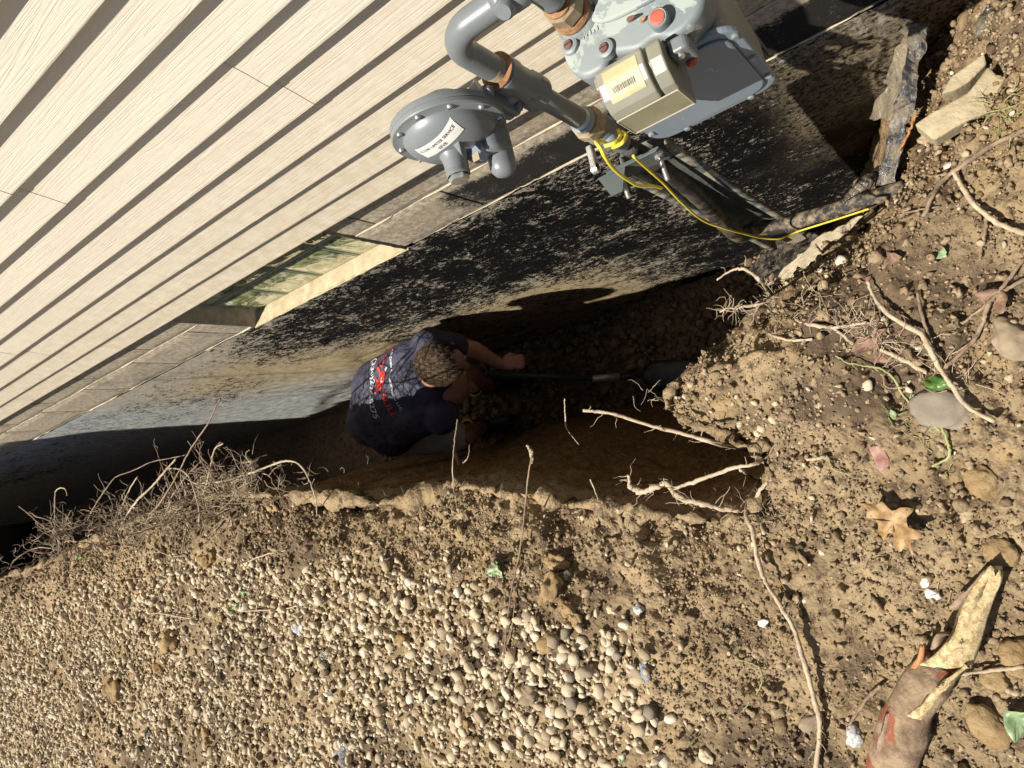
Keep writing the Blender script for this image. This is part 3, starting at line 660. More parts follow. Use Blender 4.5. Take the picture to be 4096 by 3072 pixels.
lathe('spring_tower',[(.030,-.008),(.0235,.004),(.0195,.012),(.0180,.02),(.0172,.038),(.0165,.041)],TC,AX,'grey_paint',reg,32)
lathe('tower_cap',[(.0155,.038),(.0155,.046),(.0140,.048),(.004,.0485)],TC,AX,'zinc',reg,6,False)
lathe('tower_cap',[(.0168,.030),(.0180,.033),(.0180,.039),(.0160,.041)],TC,AX,'grey_paint',reg,32)
# rib beside the tower
prism('rib',[(-.004,0),(.012,.030),(.012,.0),(.004,-.012)],(1,0,0),(0,-1,0),(0,0,1),RC+Vector((.012,-.03,.004)),.012,'grey_paint',reg,.002)
# vent body with hood, hanging at the right of the tower
VC = RC+Vector((.036,-.004,-.054))
prism('vent_body',rounded_rect(-.021,.021,-.030,.030,.019,8),(1,0,0),(0,0,1),(0,-1,0),VC+Vector((0,.02,0)),.062,'grey_paint',reg,.009,4,True)
lathe('vent_nose',[(.0205,-.01),(.0205,.022),(.019,.031),(.014,.038),(.008,.041),(.001,.0415)],VC+Vector((.0,-.03,-.012)),AX,'grey_paint',reg,28)
prism('vent_flap',[(-.016,-.012),(.010,-.02),(.016,.004),(.004,.018),(-.014,.012)],(1,0,0),(0,-1,0),(0,0,1),VC+Vector((-.014,-.034,.014)),.022,'meter_body_paint',reg,.002)
box('vent_stain',(VC.x-.018,VC.y-.054,VC.z+.0362),(VC.x-.006,VC.y-.042,VC.z+.0370),'slab_stone',reg,0)
# bolted neck between tee and regulator
lathe('neck',[(.026,0),(.021,.01),(.021,.03),(.026,.045)],RC+Vector((.02,.015,-.01)),(.9,.25,-.2),'grey_paint',reg,24)
for s,mt in ((0,'meter_body_paint'),(.011,'grey_paint')):
    prism('clamp_plate',rounded_rect(-.011,.011,-.046,.046,.0105,5),(0,1,0),(0,0,1),(1,0,0),(PX-.036+s,PY-.028,.715),.0095,mt,reg,.002,2)
for dz in (-.036,.036):
    lathe('clamp_bolt',[(.0078,0),(.0078,.006),(.0066,.007)],(PX-.0425,PY-.028,.715+dz),(1,0,0),'zinc',reg,6,False)
    lathe('clamp_bolt',[(.0075,0),(.0075,.006),(.006,.0075)],(PX-.0155,PY-.028,.715+dz),(1,0,0),'grey_paint',reg,6,False)

# text helper -> mesh laid on a plane, optionally draped
def text_obj(name, body, size, o, ax, ay, mat, parent=None, drape=None, dirn=None, off=.0008, align='CENTER', extr=0.0, arc=0.0, bold=0.0):
    cu = bpy.data.curves.new(name,'FONT'); cu.body = body; cu.size = size; cu.align_x = align; cu.align_y = 'CENTER'; cu.extrude = extr; cu.resolution_u = 3; cu.offset = bold
    t = bpy.data.objects.new(name,cu); COL.objects.link(t); dg = bpy.context.evaluated_depsgraph_get(); dg.update()
    me = bpy.data.meshes.new_from_object(t.evaluated_get(dg)); bpy.data.objects.remove(t)
    bm = bmesh.new(); bm.from_mesh(me); bmesh.ops.triangulate(bm,faces=bm.faces)
    if drape is not None: bmesh.ops.subdivide_edges(bm,edges=[e for e in bm.edges if e.calc_length()>size*.25],cuts=2,use_grid_fill=False); bmesh.ops.triangulate(bm,faces=bm.faces)
    o,ax,ay = Vector(o),Vector(ax).normalized(),Vector(ay).normalized(); nrm = ax.cross(ay).normalized()
    lost = []
    for v in bm.verts:
        x,y,z = v.co; p = o+ax*x+ay*(y-arc*x*x)+nrm*z
        if drape is not None:
            h = drape.ray_cast(p-Vector(dirn)*.3,Vector(dirn))
            if h[0] is not None: p = h[0]-Vector(dirn)*off
            else: lost.append(v)
        v.co = p
    bmesh.ops.delete(bm,geom=lost,context='VERTS')
    bm.to_mesh(me); bm.free(); me.materials.clear(); return link(name,me,mat,parent)
def bvh_of(ob):
    me = ob.data; off_ = ob.location+(ob.parent.location if ob.parent else Vector())
    return BVHTree.FromPolygons([v.co+off_ for v in me.vertices],[tuple(p.vertices) for p in me.polygons])
bv = bvh_of(bpy.data.objects['bonnet']); bvt = bv
def drape_quad(name,c,ax,ay,w_,h_,bv,dirn,off,mat,parent,nu=24,nv=10):
    c,ax,ay,dirn = Vector(c),Vector(ax).normalized(),Vector(ay).normalized(),Vector(dirn).normalized(); P = []
    for i in range(nu):
        for j in range(nv):
            p = c+ax*((i/(nu-1)-.5)*w_)+ay*((j/(nv-1)-.5)*h_); h = bv.ray_cast(p-dirn*.3,dirn)
            P.append((h[0] if h[0] is not None else p)-dirn*off)
    me = fast_mesh(name,np.array([tuple(p) for p in P]),grid_faces(nu,nv)); return link(name,me,mat,parent,True)
lx = Vector((1,0,.10)).normalized(); lz = Vector((-.10,0,1)).normalized(); LC = RC+Vector((.004,-.04,.034))
drape_quad('label',LC,lx,lz,.078,.024,bv,(0,1,0),.0010,'white_label',reg)
text_obj('label_text','FLOW LIMITER SERVICE',.0068,LC+lz*.0042,lx,lz,'black_ink',reg,bv,(0,1,0),.0016)
text_obj('label_text','EFVB',.0076,LC-lz*.0052,lx,lz,'black_ink',reg,bv,(0,1,0),.0016)

# valve and union below
val = empty('gas_valve',(PX,PY,.44)); tag(val,'grey gas shutoff valve with rusty hex union nut and wing lug','valve')
for k in range(4): lathe('thread',[(rp,0),(rp*1.05,.001),(rp,.002)],(PX,PY,.503+.0028*k),(0,0,1),'zinc',val,28)
lathe('union_ring',[(.0185,0),(.0215,.001),(.0215,.010),(.0185,.012)],(PX,PY,.492),(0,0,1),'meter_body_paint',val,28)
hexn = lathe('union_nut',[(.0255,0),(.0285,.003),(.0285,.024),(.0245,.028)],(PX,PY,.462),(0,0,1),'rusty_steel',val,8,False)
lathe('valve_body',[(.0205,0),(.0225,.004),(.0225,.012),(.026,.018),(.0275,.030),(.0265,.044),(.022,.054),(.019,.062)],(PX,PY,.402),(0,0,1),'grey_paint',val,28)
lathe('valve_boss',[(.015,-.01),(.0145,.006),(.0125,.010)],(PX+.010,PY-.022,.428),(.25,-1,.2),'meter_body_paint',val,24)
lathe('valve_pin',[(.0075,0),(.0075,.0015),(.0032,.0018)],(PX+.013,PY-.0325,.430),(.25,-1,.2),'rust',val,18)
lathe('rust_band',[(.0185,0),(.0215,.002),(.0215,.014),(.018,.018)],(PX,PY,.385),(0,0,1),'rust',val,24)
lathe('lower_collar',[(.017,0),(.019,.002),(.019,.03),(.017,.032)],(PX,PY,.352),(0,0,1),'grey_paint',val,24)
box('key_lug',(PX-.030,PY-.062,.432),(PX-.019,PY-.02,.448),'zinc',val,.002); lathe('key_lug',[(.009,0),(.009,.011)],(PX-.030,PY-.062,.440),(1,0,0),'zinc',val,16)
lathe('lug_hole',[(.0036,0),(.0036,.0006)],(PX-.0185,PY-.062,.440),(1,0,0),'black_ink',val,12)
nb = bvh_of(hexn); text_obj('cast_lettering','MUELLER',.0085,Vector((PX-.006,PY-.03,.475)),(1,0,0),(0,0,1),'rusty_steel',val,nb,(0,1,0),.0012)
# bracket, bolts
brk = empty('pipe_bracket',(PX,PY,.29)); tag(brk,'bent grey steel bracket clamping the riser with two long bolts','bracket')
box('bracket_plate',(PX-.056,PY-.030,.262),(PX+.056,PY-.0265,.325),'green_grey_channel',brk,.001)
box('bracket_plate',(PX-.052,PY-.034,.3252),(PX+.056,PY-.0262,.3285),'green_grey_channel',brk,.001)
prism('bracket_lug',[(-.03,0),(.03,0),(.012,.045),(-.012,.045)],(1,0,0),(0,-1,0),(0,0,-1),(PX-.045,PY-.03,.325),.003,'green_grey_channel',brk)
for dx in (-.040,.042):
    c = (PX+dx,PY-.022,.296)
    lathe('bolt',[(.0042,0),(.0042,.058),(.003,.0595)],c,(.05,-1,-.05),'zinc',brk,12)
    lathe('nut',[(.009,.006),(.009,.0145)],c,(.05,-1,-.05),'zinc',brk,6,False); lathe('washer',[(.0115,.004),(.0115,.0058)],c,(.05,-1,-.05),'zinc',brk,18)
    for k in range(14): lathe('thread',[(.0042,.018+.0028*k),(.0048,.0192+.0028*k),(.0042,.0204+.0028*k)],c,(.05,-1,-.05),'zinc',brk,10)
# support channel: U profile of sheet steel
ch = empty('riser_channel',(PX,PY+.01,-.2)); tag(ch,'long grey green steel channel standing behind the black gas riser','channel')
xL,xR,yb,yf = -.507,-.415,-.190,-.222
def strip(name,pts2,zt,zb,tipz=None):
    V=[];Fc=[]; zz = np.linspace(zt,zb,40)
    for z in zz:
        for x,y in pts2: V.append((x+.001*math.sin(z*7),y+.0012*math.sin(z*5+x*20),z))
    n_ = len(pts2); Fc = grid_faces(40,n_)
    me = fast_mesh(name,V,Fc); A = np.array(V)
    pt_attr(me,'dust',np.clip(.25+ (A[:,1]<yf+.012)*.8+sstep(-.4,-.9,A[:,2])*.6,0,1)); o = link(name,me,'green_grey_channel',ch,True)
    md = o.modifiers.new('t','SOLIDIFY'); md.thickness = .0028; return o
strip('web',[(xL,yf),(xL,yb-.004),(xL+.004,yb),((xL+xR)/2,yb+.002),(xR-.004,yb),(xR,yb-.004),(xR,yf)],.262,-.86)
strip('flange',[(xR+.001,yf),(xR+.020,yf-.001)],.258,-.80); strip('flange',[(xL-.020,yf-.001),(xL-.001,yf)],.258,-.86)
prism('channel_tip',[(-.036,0),(.036,0),(.030,-.115),(.012,-.135),(-.010,-.135),(-.030,-.10)],(1,0,0),(0,0,1),(0,-1,0),((xL+xR)/2,yb-.001,-.86),.003,'dirt_crust',ch,.001)
# riser sleeve
def dusty_tube(name,P,rad,mat,parent,n=90,sides=20):
    P = spline(P,n); V,Fc = tube_vf(P,rad,sides); V = V+ (fbm(V,60,3,seed=3)*.0014)[:,None]*(V-np.repeat(np.array(P),sides,axis=0))/.016
    o = mesh(name,V,Fc,mat,parent,True); pt_attr(o.data,'dust',np.clip(np.repeat(np.linspace(.1,1.3,n),sides),0,1)); return o
ris = empty('riser_sleeve',(PX,PY,.2)); tag(ris,'black dirt covered gas riser sleeve curving from the valve into the soil','pipe')
ra,rb_,rc_ = W(805,219,-.53),W(835,211,-.48),W(857,202,-.45)
rpts = [(PX+.004,PY-.006,.34),(PX+.006,PY-.008,.22),(PX-.004,PY-.012,.05),(-.478,-.226,-.10),(-.497,-.236,-.28),(-.497,-.25,-.42),W(755,228,-.50),W(778,226.5,-.53),ra,rb_,rc_,W(880,196,-.45),W(905,188,-.45)]
dusty_tube('sleeve',rpts,[.0165,.0170,.0185,.020,.0215,.022,.0225,.022,.021,.021],'black_sleeve',ris)
lathe('tape_wrap',[(.0185,0),(.0195,.001),(.0195,.026),(.0182,.028)],(PX+.004,PY-.007,.225),(0,0,1),'slab_stone',ris,24)
# tracer wires
def pxl(L): return [WY(x,y,yy) for x,y,yy in L]
w1 = tube('tracer_wire',[(PX+.01,PY-.026,.40)]+pxl([(597,141,-.262),(601,149,-.29),(605,157,-.30),(613,168,-.30),(625,178,-.295),(638.7,185.7,-.29),(652,186,-.285),(662,188,-.28)]),.0031,'yellow_wire',None,10,60)
tag(w1,'short bright yellow tracer wire ending cut beside the riser','wire')
tube('wire_core',[WY(661.5,187.8,-.28),WY(664,187.2,-.279)],.0012,'rust',w1,8,2); bpy.data.objects['wire_core'].location=(0,0,0)
w2 = tube('tracer_wire',pxl([(633,156,-.262),(648.5,170,-.265),(663,183,-.265),(682,203,-.27),(703,220.5,-.275),(725,228.6,-.285),(745,234,-.285),(762,238,-.285),(780,238.6,-.29)])+[W(798,231.5,-.50),W(835,219.8,-.46),W(869,208.8,-.41)],.0026,'yellow_wire_dusty',None,8,90)
tag(w2,'long thin yellow tracer wire following the black riser into the soil','wire')
w3 = tube('tracer_wire',pxl([(622,132,-.235),(626,136,-.25),(622,143,-.265),(613,147.5,-.26)]),.0034,'yellow_wire',None,10,24); tag(w3,'yellow wire loop held under the rusty valve by the bracket','wire')
w4 = tube('tracer_wire',pxl([(618,130,-.235),(620,137,-.25),(614,143,-.262),(605,146,-.26)]),.0034,'yellow_wire',None,10,24); tag(w4,'yellow wire loop nearest the valve body, above the other loop','wire')

# ------------------------------------------------------------------ GAS METER
met = empty('gas_meter',(-.255,-.22,.49)); tag(met,'pale grey weathered gas meter with peeling paint and a yellowed plastic reader box','gas meter')
# lower body: tapered case, front plate with flange
def lower_case():
    out = []; V = []; sec = []
    for y,(x0,x1,z0,z1) in ((-.292,(-.345,-.164,.495,.690)),(-.25,(-.345,-.163,.497,.70)),(-.20,(-.34,-.172,.515,.715)),(-.155,(-.335,-.185,.545,.715)),(-.135,(-.325,-.20,.575,.715))):
        pr = rounded_rect(x0,x1,z0,z1,.028,6); sec.append([(a,y,b) for a,b in pr])
    n_ = len(sec[0]); V = [p for s in sec for p in s]; Fc = []
    for i in range(len(sec)-1):
        for k in range(n_): Fc.append((i*n_+k,i*n_+(k+1)%n_,(i+1)*n_+(k+1)%n_,(i+1)*n_+k))
    Fc.append(tuple(range(n_))); Fc.append(tuple((len(sec)-1)*n_+k for k in range(n_-1,-1,-1)))
    o = mesh('lower_case',V,Fc,'meter_side_paint',met,True)
    o.data.polygons[-1].use_smooth = False; o.data.polygons[-2].use_smooth = False; return o
lower_case()
prism('front_plate',rounded_rect(-.350,-.157,.484,.700,.034,8),(1,0,0),(0,0,1),(0,-1,0),(0,-.2925,0),.009,'meter_body_paint',met,.003,3,False)
prism('front_panel',rounded_rect(-.336,-.171,.499,.690,.028,8),(1,0,0),(0,0,1),(0,-1,0),(0,-.3010,0),.0045,'meter_body_paint',met,.003,2,False)
for x,z in ((-.164,.53),(-.164,.60),(-.164,.672),(-.20,.4915),(-.30,.4915),(-.343,.53)):
    lathe('plate_screw',[(.0052,0),(.0052,.003),(.004,.0045)],(x,-.3012,z),(0,-1,0),'meter_top_paint',met,14)
# top casing: lobed cast cover seen from above
poly = []
ctr = [(-.353,-.222),(-.360,-.246),(-.353,-.272),(-.338,-.288),(-.312,-.290),(-.298,-.278),(-.285,-.283),(-.262,-.292),(-.238,-.290),(-.222,-.300),(-.198,-.298),(-.176,-.284),(-.166,-.255),(-.165,-.20),(-.172,-.15),(-.20,-.125),(-.31,-.125),(-.345,-.145),(-.350,-.19)]
sp = spline([(a,b,0) for a,b in ctr]+[(ctr[0][0],ctr[0][1],0)],90)[:-1]
prism('top_casing',[(p[0],p[1]) for p in sp],(1,0,0),(0,1,0),(0,0,1),(0,0,.690),.050,'meter_top_paint',met,.009,4,True)
sp2 = spline([(-.32,-.20,0),(-.30,-.235,0),(-.25,-.246,0),(-.205,-.245,0),(-.185,-.22,0),(-.18,-.17,0),(-.21,-.145,0),(-.29,-.145,0),(-.32,-.165,0),(-.32,-.20,0)],50)[:-1]
prism('cover_ridge',[(p[0],p[1]) for p in sp2],(1,0,0),(0,1,0),(0,0,1),(0,0,.7385),.0085,'meter_top_paint',met,.004,3,True)
for x,y in ((-.306,-.213),(-.345,-.240),(-.300,-.270)):
    lathe('boss',[(.0125,-.004),(.0115,.006),(.0085,.0075)],(x,y,.7395),(0,0,1),'meter_top_paint',met,20)
    lathe('cover_screw',[(.0066,0),(.0066,.0015),(.0052,.0035)],(x,y,.7465),(0,0,1),'brown_bolt',met,14)
    box('slot',(x-.005,y-.0008,.7498),(x+.005,y+.0008,.7506),'black_ink',met,0)
lathe('plug_boss',[(.0125,-.016),(.0125,.012),(.0108,.0145)],(-.226,-.276,.742),(.1,-.15,1),'meter_top_paint',met,24)
lathe('red_plug',[(.0088,0),(.0088,.0012),(.006,.0018)],(-.2245,-.2781,.7563),(.1,-.15,1),'red_plug',met,24)
lathe('screw_tip',[(.0034,0),(.0030,.008),(.0012,.017)],(-.262,-.252,.742),(.5,-.3,.5),'brown_bolt',met,10)
lathe('screw_tip',[(.0028,0),(.0024,.006),(.0008,.011)],(-.247,-.262,.742),(.5,-.2,.5),'rust',met,10)
for i,s in enumerate((.006,.004,.0055,.003,.005)): box('cast_mark',(-.327+.0052*i,-.241+.0*i,.7402),(-.3240+.0052*i,-.241+s*1.3,.7416),'meter_top_paint',met,.0004,1)
# swivel nut on the inlet
lathe('swivel_nut',[(.022,0),(.0245,.003),(.0245,.022),(.0205,.026)],(-.328,-.208,.760),(0,0,1),'rusty_steel',met,8,False)
lathe('rust_ring',[(.0265,0),(.0270,.004),(.024,.009),(.020,.010)],(-.328,-.208,.750),(0,0,1),'rust',met,28)
lathe('swivel_base',[(.031,0),(.0285,.008),(.026,.011)],(-.328,-.208,.739),(0,0,1),'meter_top_paint',met,28)
lathe('rust_ring',[(.0175,0),(.0205,.001),(.0205,.004),(.0175,.006)],(-.328,-.208,.785),(0,0,1),'rust',met,24)
lathe('outlet_nut',[(.022,0),(.0245,.003),(.0245,.022),(.0205,.026)],(-.19,-.200,.752),(0,0,1),'rusty_steel',met,8,False)
tube('outlet_pipe',[(-.19,-.20,.77),(-.19,-.20,.86),(-.18,-.19,.90),(-.14,-.15,.93),(-.10,-.08,.94),(-.09,.0,.94)],.0168,'grey_paint',met,20,40)
# reader module: yellowed plastic box on the front
rx0,rx1 = -.3125,-.2265; ry0,ry1 = -.362,-.306
prof = [(-.306,.684),(-.362,.684),(-.362,.742),(-.358,.752),(-.345,.764),(-.328,.771),(-.312,.771),(-.306,.768)]
prism('reader_box',[(a,b) for a,b in prof],(0,1,0),(0,0,1),(1,0,0),(rx0,0,0),rx1-rx0-.022,'yellowed_plastic',met,.0028,3)
prof2 = [(a,b-.004) for a,b in prof]
prism('reader_box',prof2,(0,1,0),(0,0,1),(1,0,0),(rx1-.0185,0,.0),.0185,'yellowed_plastic',met,.0022,2)
prism('reader_gap',[(a*1.0+(.004 if a<-.33 else 0),b-.008) for a,b in prof],(0,1,0),(0,0,1),(1,0,0),(rx1-.0225,0,0),.0045,'olive_plastic',met,0)
box('reader_front',(rx0+.0025,-.3632,.687),(rx1-.002,-.3618,.738),'olive_plastic',met,.0005)
box('frosted_rim',(rx0+.001,-.3640,.7378),(rx1-.001,-.3620,.7400),'frosted_edge',met,.0006,1); box('frosted_rim',(rx0+.001,-.3640,.6845),(rx1-.001,-.3620,.6865),'frosted_edge',met,.0006,1)
for x in (rx0+.0005,rx1-.003): box('frosted_rim',(x,-.3640,.6866),(x+.0022,-.3620,.7377),'frosted_edge',met,.0006,1)
box('module_ear',(rx0-.012,-.318,.722),(rx0-.0005,-.300,.748),'yellowed_plastic',met,.003,2); lathe('red_plug',[(.0062,0),(.0062,.003),(.004,.005)],(rx0-.0065,-.318,.734),(-.1,-1,.2),'red_plug',met,16)
prism('module_ear',rounded_rect(rx1+.0005,rx1+.026,.706,.750,.008,4),(1,0,0),(0,0,1),(0,-1,0),(0,-.3070,0),.018,'grey_paint',met,.003,2)
lathe('red_plug',[(.0065,0),(.0065,.003),(.004,.005)],(rx1+.015,-.3255,.712),(0,-1,0),'red_plug',met,16); lathe('cover_screw',[(.005,0),(.005,.002),(.004,.003)],(rx1+.012,-.3255,.738),(0,-1,.1),'zinc',met,14)
# label over the rounded top
def on_prof(u,dx,off=.0008):
    pts = np.array(prof[2:7]); seg = np.r_[0,np.cumsum(np.linalg.norm(np.diff(pts,axis=0),axis=1))]; s = u*seg[-1]
    y = np.interp(s,seg,pts[:,0]); z = np.interp(s,seg,pts[:,1]); k = min(len(pts)-2,np.searchsorted(seg,s,'right')-1); t = pts[k+1]-pts[k]; t /= np.linalg.norm(t); nrm_ = np.array([-t[1],t[0]]) 
    return (dx,y+nrm_[0]*off,z+nrm_[1]*off)
def lab(name,u0,u1,x0,x1,mat,off,nu=10):
    V = [on_prof(u,x,off) for u in np.linspace(u0,u1,nu) for x in (x0,x1)]; me = fast_mesh(name,V,grid_faces(nu,2)); return link(name,me,mat,met)
lab('reader_label',.34,.96,rx0+.010,rx0+.056,'cream_label',.0008)
r_ = random.Random(4); x = rx0+.0175
while x < rx0+.047:
    w_ = r_.choice([.0006,.0009,.0014]); lab('barcode_bar',.50,.62,x,x+w_,'black_ink',.0012,3); x += w_+r_.choice([.0007,.001,.0012])
text_obj('label_text','38190678934',.0052,Vector(on_prof(.43,rx0+.033,.0013)),(1,0,0),Vector(on_prof(.45,0))-Vector(on_prof(.41,0)),'black_ink',met) if False else None

# ------------------------------------------------------------------ PLASTIC SHEETS, SLABS at the trench end
def sheet(name, corners, mat, label, amp=.012, seed=0, nu=46, nv=34, cat='plastic sheet', curl=0, thick=.0012, scale=9):
    P = [np.array(c,float) for c in corners]; u,v = np.meshgrid(np.linspace(0,1,nu),np.linspace(0,1,nv),indexing='ij'); u=u[...,None]; v=v[...,None]
    Q = P[0]*(1-u)*(1-v)+P[1]*u*(1-v)+P[2]*u*v+P[3]*(1-u)*v
    nr = np.cross(P[1]-P[0],P[3]-P[0]); nr /= np.linalg.norm(nr)
    n1 = fbm(Q,scale,3,seed=seed); n2 = np.abs(fbm(Q,scale*2.2,3,seed=seed+3))
    Q = Q+nr*(amp*(n1-.9*n2))[...,None]+ (np.abs(u-.5)*2)**6*.0
    e = np.minimum(np.minimum(u,1-u),np.minimum(v,1-v))[...,0]; Q = Q+ (np.stack([fbm(Q,22,2,seed=seed+k) for k in range(3)],-1)*.012)*np.exp(-e*9)[...,None]
    if curl: Q = Q+nr*(curl*np.clip(v-.75,0,1)**2*16*.25)
    me = fast_mesh(name,Q.reshape(-1,3),grid_faces(nu,nv)); o = link(name,me,mat,None,True); o.modifiers.new('t','SOLIDIFY').thickness = thick
    tag(o,label,cat); return o
sheet('membrane_sheet',[WY(868,118,-.012),W(893,121,-.42),W(927,25,-.20),WY(905,20,-.012)],'dusty_plastic','dusty loose sheet of foundation wrap peeling off the wall beside the stone slab',.018,1,40,30)
sheet('membrane_sheet',[W(893,112,-.34),W(912,100,-.30),W(931,22,-.12),W(915,18,-.15)],'black_plastic','narrow shiny black fold of wrap hanging at the right wall corner',.02,2,30,20)
sheet('membrane_sheet',[W(903,88,-.33),W(918,92,-.30),W(893,188,-.46),W(868,212,-.52)],'black_plastic','torn black edge of the wrap extended over the dark hollow beside the rusty root',.02,9,40,16)  # black sheet continues past the wrap, its colour standing in for the hollow's shade
sheet('membrane_sheet',[W(970,52,-.10),W(1008,42,-.08),W(1034,4,-.03),W(986,6,-.09)],'black_plastic','crumpled shiny black plastic flap lying on soil in the upper right corner',.018,3,30,24)
sheet('membrane_sheet',[WY(742,272,-.02),W(772,283,-.95),W(846,240,-.62),WY(790,228,-.05)],'black_plastic','crinkled black plastic sheet hanging in the trench below the channel tip',.04,5)
sheet('membrane_sheet',[W(766,286,-.90),W(792,282,-.84),W(864,216,-.50),W(822,236,-.62)],'dirt_crust','torn pale dirt crusted edge of the wrap beside the trench gap',.025,6,50,14)
ro = tube('rolled_plastic',[W(845,203,-.44),W(856,193,-.45),W(868,181,-.46),W(879,168,-.50)],[.010,.017,.016,.009],'black_plastic',None,16,30,.0012); tag(ro,'small shiny black roll of plastic beside the buried riser','plastic sheet')
def slab(pix,z,t,label,mat='slab_stone',seed=0):
    pts = [W(x,y,z) for x,y in pix]; bm = bmesh.new(); vs = [bm.verts.new(Vector(p)) for p in pts]; f = bm.faces.new(vs); f.normal_update()
    r = bmesh.ops.extrude_face_region(bm,geom=[f])
    for v in [g_ for g_ in r['geom'] if isinstance(g_,bmesh.types.BMVert)]: v.co += Vector((0,0,-t))
    bmesh.ops.recalc_face_normals(bm,faces=bm.faces); bmesh.ops.bevel(bm,geom=list(bm.edges),offset=.004,segments=2,profile=.5,affect='EDGES')
    bmesh.ops.triangulate(bm,faces=bm.faces)
    for _ in range(4): bmesh.ops.subdivide_edges(bm,edges=[e for e in bm.edges if e.calc_length()>.012],cuts=1); bmesh.ops.triangulate(bm,faces=bm.faces)
    P = np.array([v.co[:] for v in bm.verts]); dn = fbm(P,14,4,seed=seed)*.006
    for v,d_ in zip(bm.verts,dn): v.co.z += d_
    me = bpy.data.meshes.new('stone_slab'); bm.to_mesh(me); bm.free(); o = link('stone_slab',me,mat,None,False); tag(o,label,'stone')
slab([(914,124),(930,113),(968,92),(988,66),(1003,81),(1006,101),(994,110),(962,124),(934,140)],-.02,.05,'large flat yellowish stone slab lying beside the peeling wrap',seed=1)
slab([(941,94),(951,76),(984,52),(987,63),(968,82),(955,90)],-.035,.05,'narrow yellowish stone strip split off behind the large slab',seed=2)

# ------------------------------------------------------------------ STONES AND CLODS
def gp(x,y,s=.463): return GH(x*s,y*s)
clods = [(450,1207,.036,'ochre_clod','fist sized ochre soil clod below the root tangle at left'),(372,1385,.052,'ochre_clod','biggest brown clod in the gravel at lower left'),
 (352,1440,.036,'ochre_clod','pale clod touching the biggest brown clod at lower left'),(478,1330,.019,'ochre_clod','small brown clod beside the green leaf in the gravel'),
 (250,1480,.050,'ochre_clod','crumbled brown clod half sunk in gravel at lower left'),(165,1215,.022,'ochre_clod','rounded ochre clod beside the green sprig at left'),(10,1530,.026,'ochre_clod','brown clod cut by the left edge of the photo'),
 (1205,1212,.028,'ochre_clod','yellow clod just right of the big pale leaf'),(1190,1270,.036,'ochre_clod','wide dark ochre clod under the yellow clod'),(1222,1312,.021,'ochre_clod','small clod at the lower right of the wide ochre clod'),(1185,1385,.030,'ochre_clod','yellow ochre block among pebbles in the lower middle'),
 (1243,1335,.020,'ochre_clod','little round clod between pebbles in the lower middle'),(1150,1500,.030,'brown_stone','dark brown clod among the pebbles in the lower middle'),(900,1100,.020,'clod','brown clod stuck in the soil slope below the person'),(590,1100,.022,'ochre_clod','brown clod under the root tangle'),
 (870,1380,.022,'ochre_clod','brown clod in the gravel left of the long twig'),(450,1590,.030,'ochre_clod','ochre clod near the bottom edge in the gravel'),(770,1430,.018,'ochre_clod','brown clod beside the half buried leaf'),(1010,1570,.018,'ochre_clod','clod by the thin twigs near the bottom edge')]
for i,(x,y,s,m_,l) in enumerate(clods): rock('soil_clod',gp(x,y)+np.array([0,0,s*.25]),s,m_,l,'clod',seed=i+1,rough=.5,rotz=i*1.3,aniso=(1.1,.8,.62))
stones = [(2040,880,.046,'grey_stone','smooth grey stone set in soil at the right, below the green stem',(1.2,1,.5)),(2190,735,.034,'brown_stone','brown rounded stone at the right edge under the twigs',(.9,1.25,.7)),
 (1998,1258,.011,'white_stone','small white chip on dark soil',(1,.7,.5)),(2011,1284,.013,'white_stone','pale oval pebble just below the white chip',(.8,1.2,.6)),(1650,1345,.011,'white_stone','white pebble lying alone right of the gravel',(.8,1.2,.6)),
 (2120,1040,.030,'ochre_clod','rounded soil lump right of the oak leaf',(1.2,.9,.6)),(2160,1190,.024,'ochre_clod','round clod at the tip of the split log',(1.2,1,.7)),(1845,1590,.020,'speckled_stone','speckled grey white pebble near the log base',(.8,1.1,.7)),
 (1395,1450,.018,'clear_scrap','whitish glassy stone lying at the right edge of the gravel',(.7,1.3,.6)),(1755,1560,.022,'brown_stone','olive brown oval stone by the long root near the bottom',(1.4,.8,.6)),(1523,1632,.016,'pebble_single','tan oval pebble near the bottom edge on bare soil',(.9,1.2,.7)),
 (1380,1315,.013,'speckled_stone','speckled pebble at the top right edge of the gravel',(1,1,.8)),(1225,1240,.010,'white_stone','white pebble on the shoulder right of the yellow clod',(1,.8,.6)),(2130,1560,.030,'ochre_clod','ochre soil lump right of the log near the bottom edge',(1.3,1,.6)),(2200,1420,.030,'ochre_clod','soil lump at the right edge above the pale leaf',(1.1,1,.6)),(2150,1470,.020,'ochre_clod','soil lump just left of the pale leaf',(1.1,1,.6))]
for i,(x,y,s,m_,l,an) in enumerate(stones): rock('stone',gp(x,y)+np.array([0,0,s*.1]),s,m_,l,'stone',seed=i+60,aniso=an,rough=.22,rotz=.4*i)
# brick chip
bc = gp(1903,988); slabp = [(1875,965),(1905,960),(1925,1000),(1918,1010),(1900,1022),(1885,990)]
z_ = bc[2]+.012; bm = bmesh.new(); vs = [bm.verts.new(Vector(W(x*.463,y*.463,z_))) for x,y in slabp]; f = bm.faces.new(vs); r = bmesh.ops.extrude_face_region(bm,geom=[f])
for v in [g_ for g_ in r['geom'] if isinstance(g_,bmesh.types.BMVert)]: v.co.z -= .025
bmesh.ops.recalc_face_normals(bm,faces=bm.faces); bmesh.ops.bevel(bm,geom=list(bm.edges),offset=.003,segments=2,profile=.5,affect='EDGES'); me = bpy.data.meshes.new('brick_chip'); bm.to_mesh(me); bm.free()
tag(link('brick_chip',me,'brick_chip'),'broken pinkish red brick chip lying on bare soil above the oak leaf','brick piece')

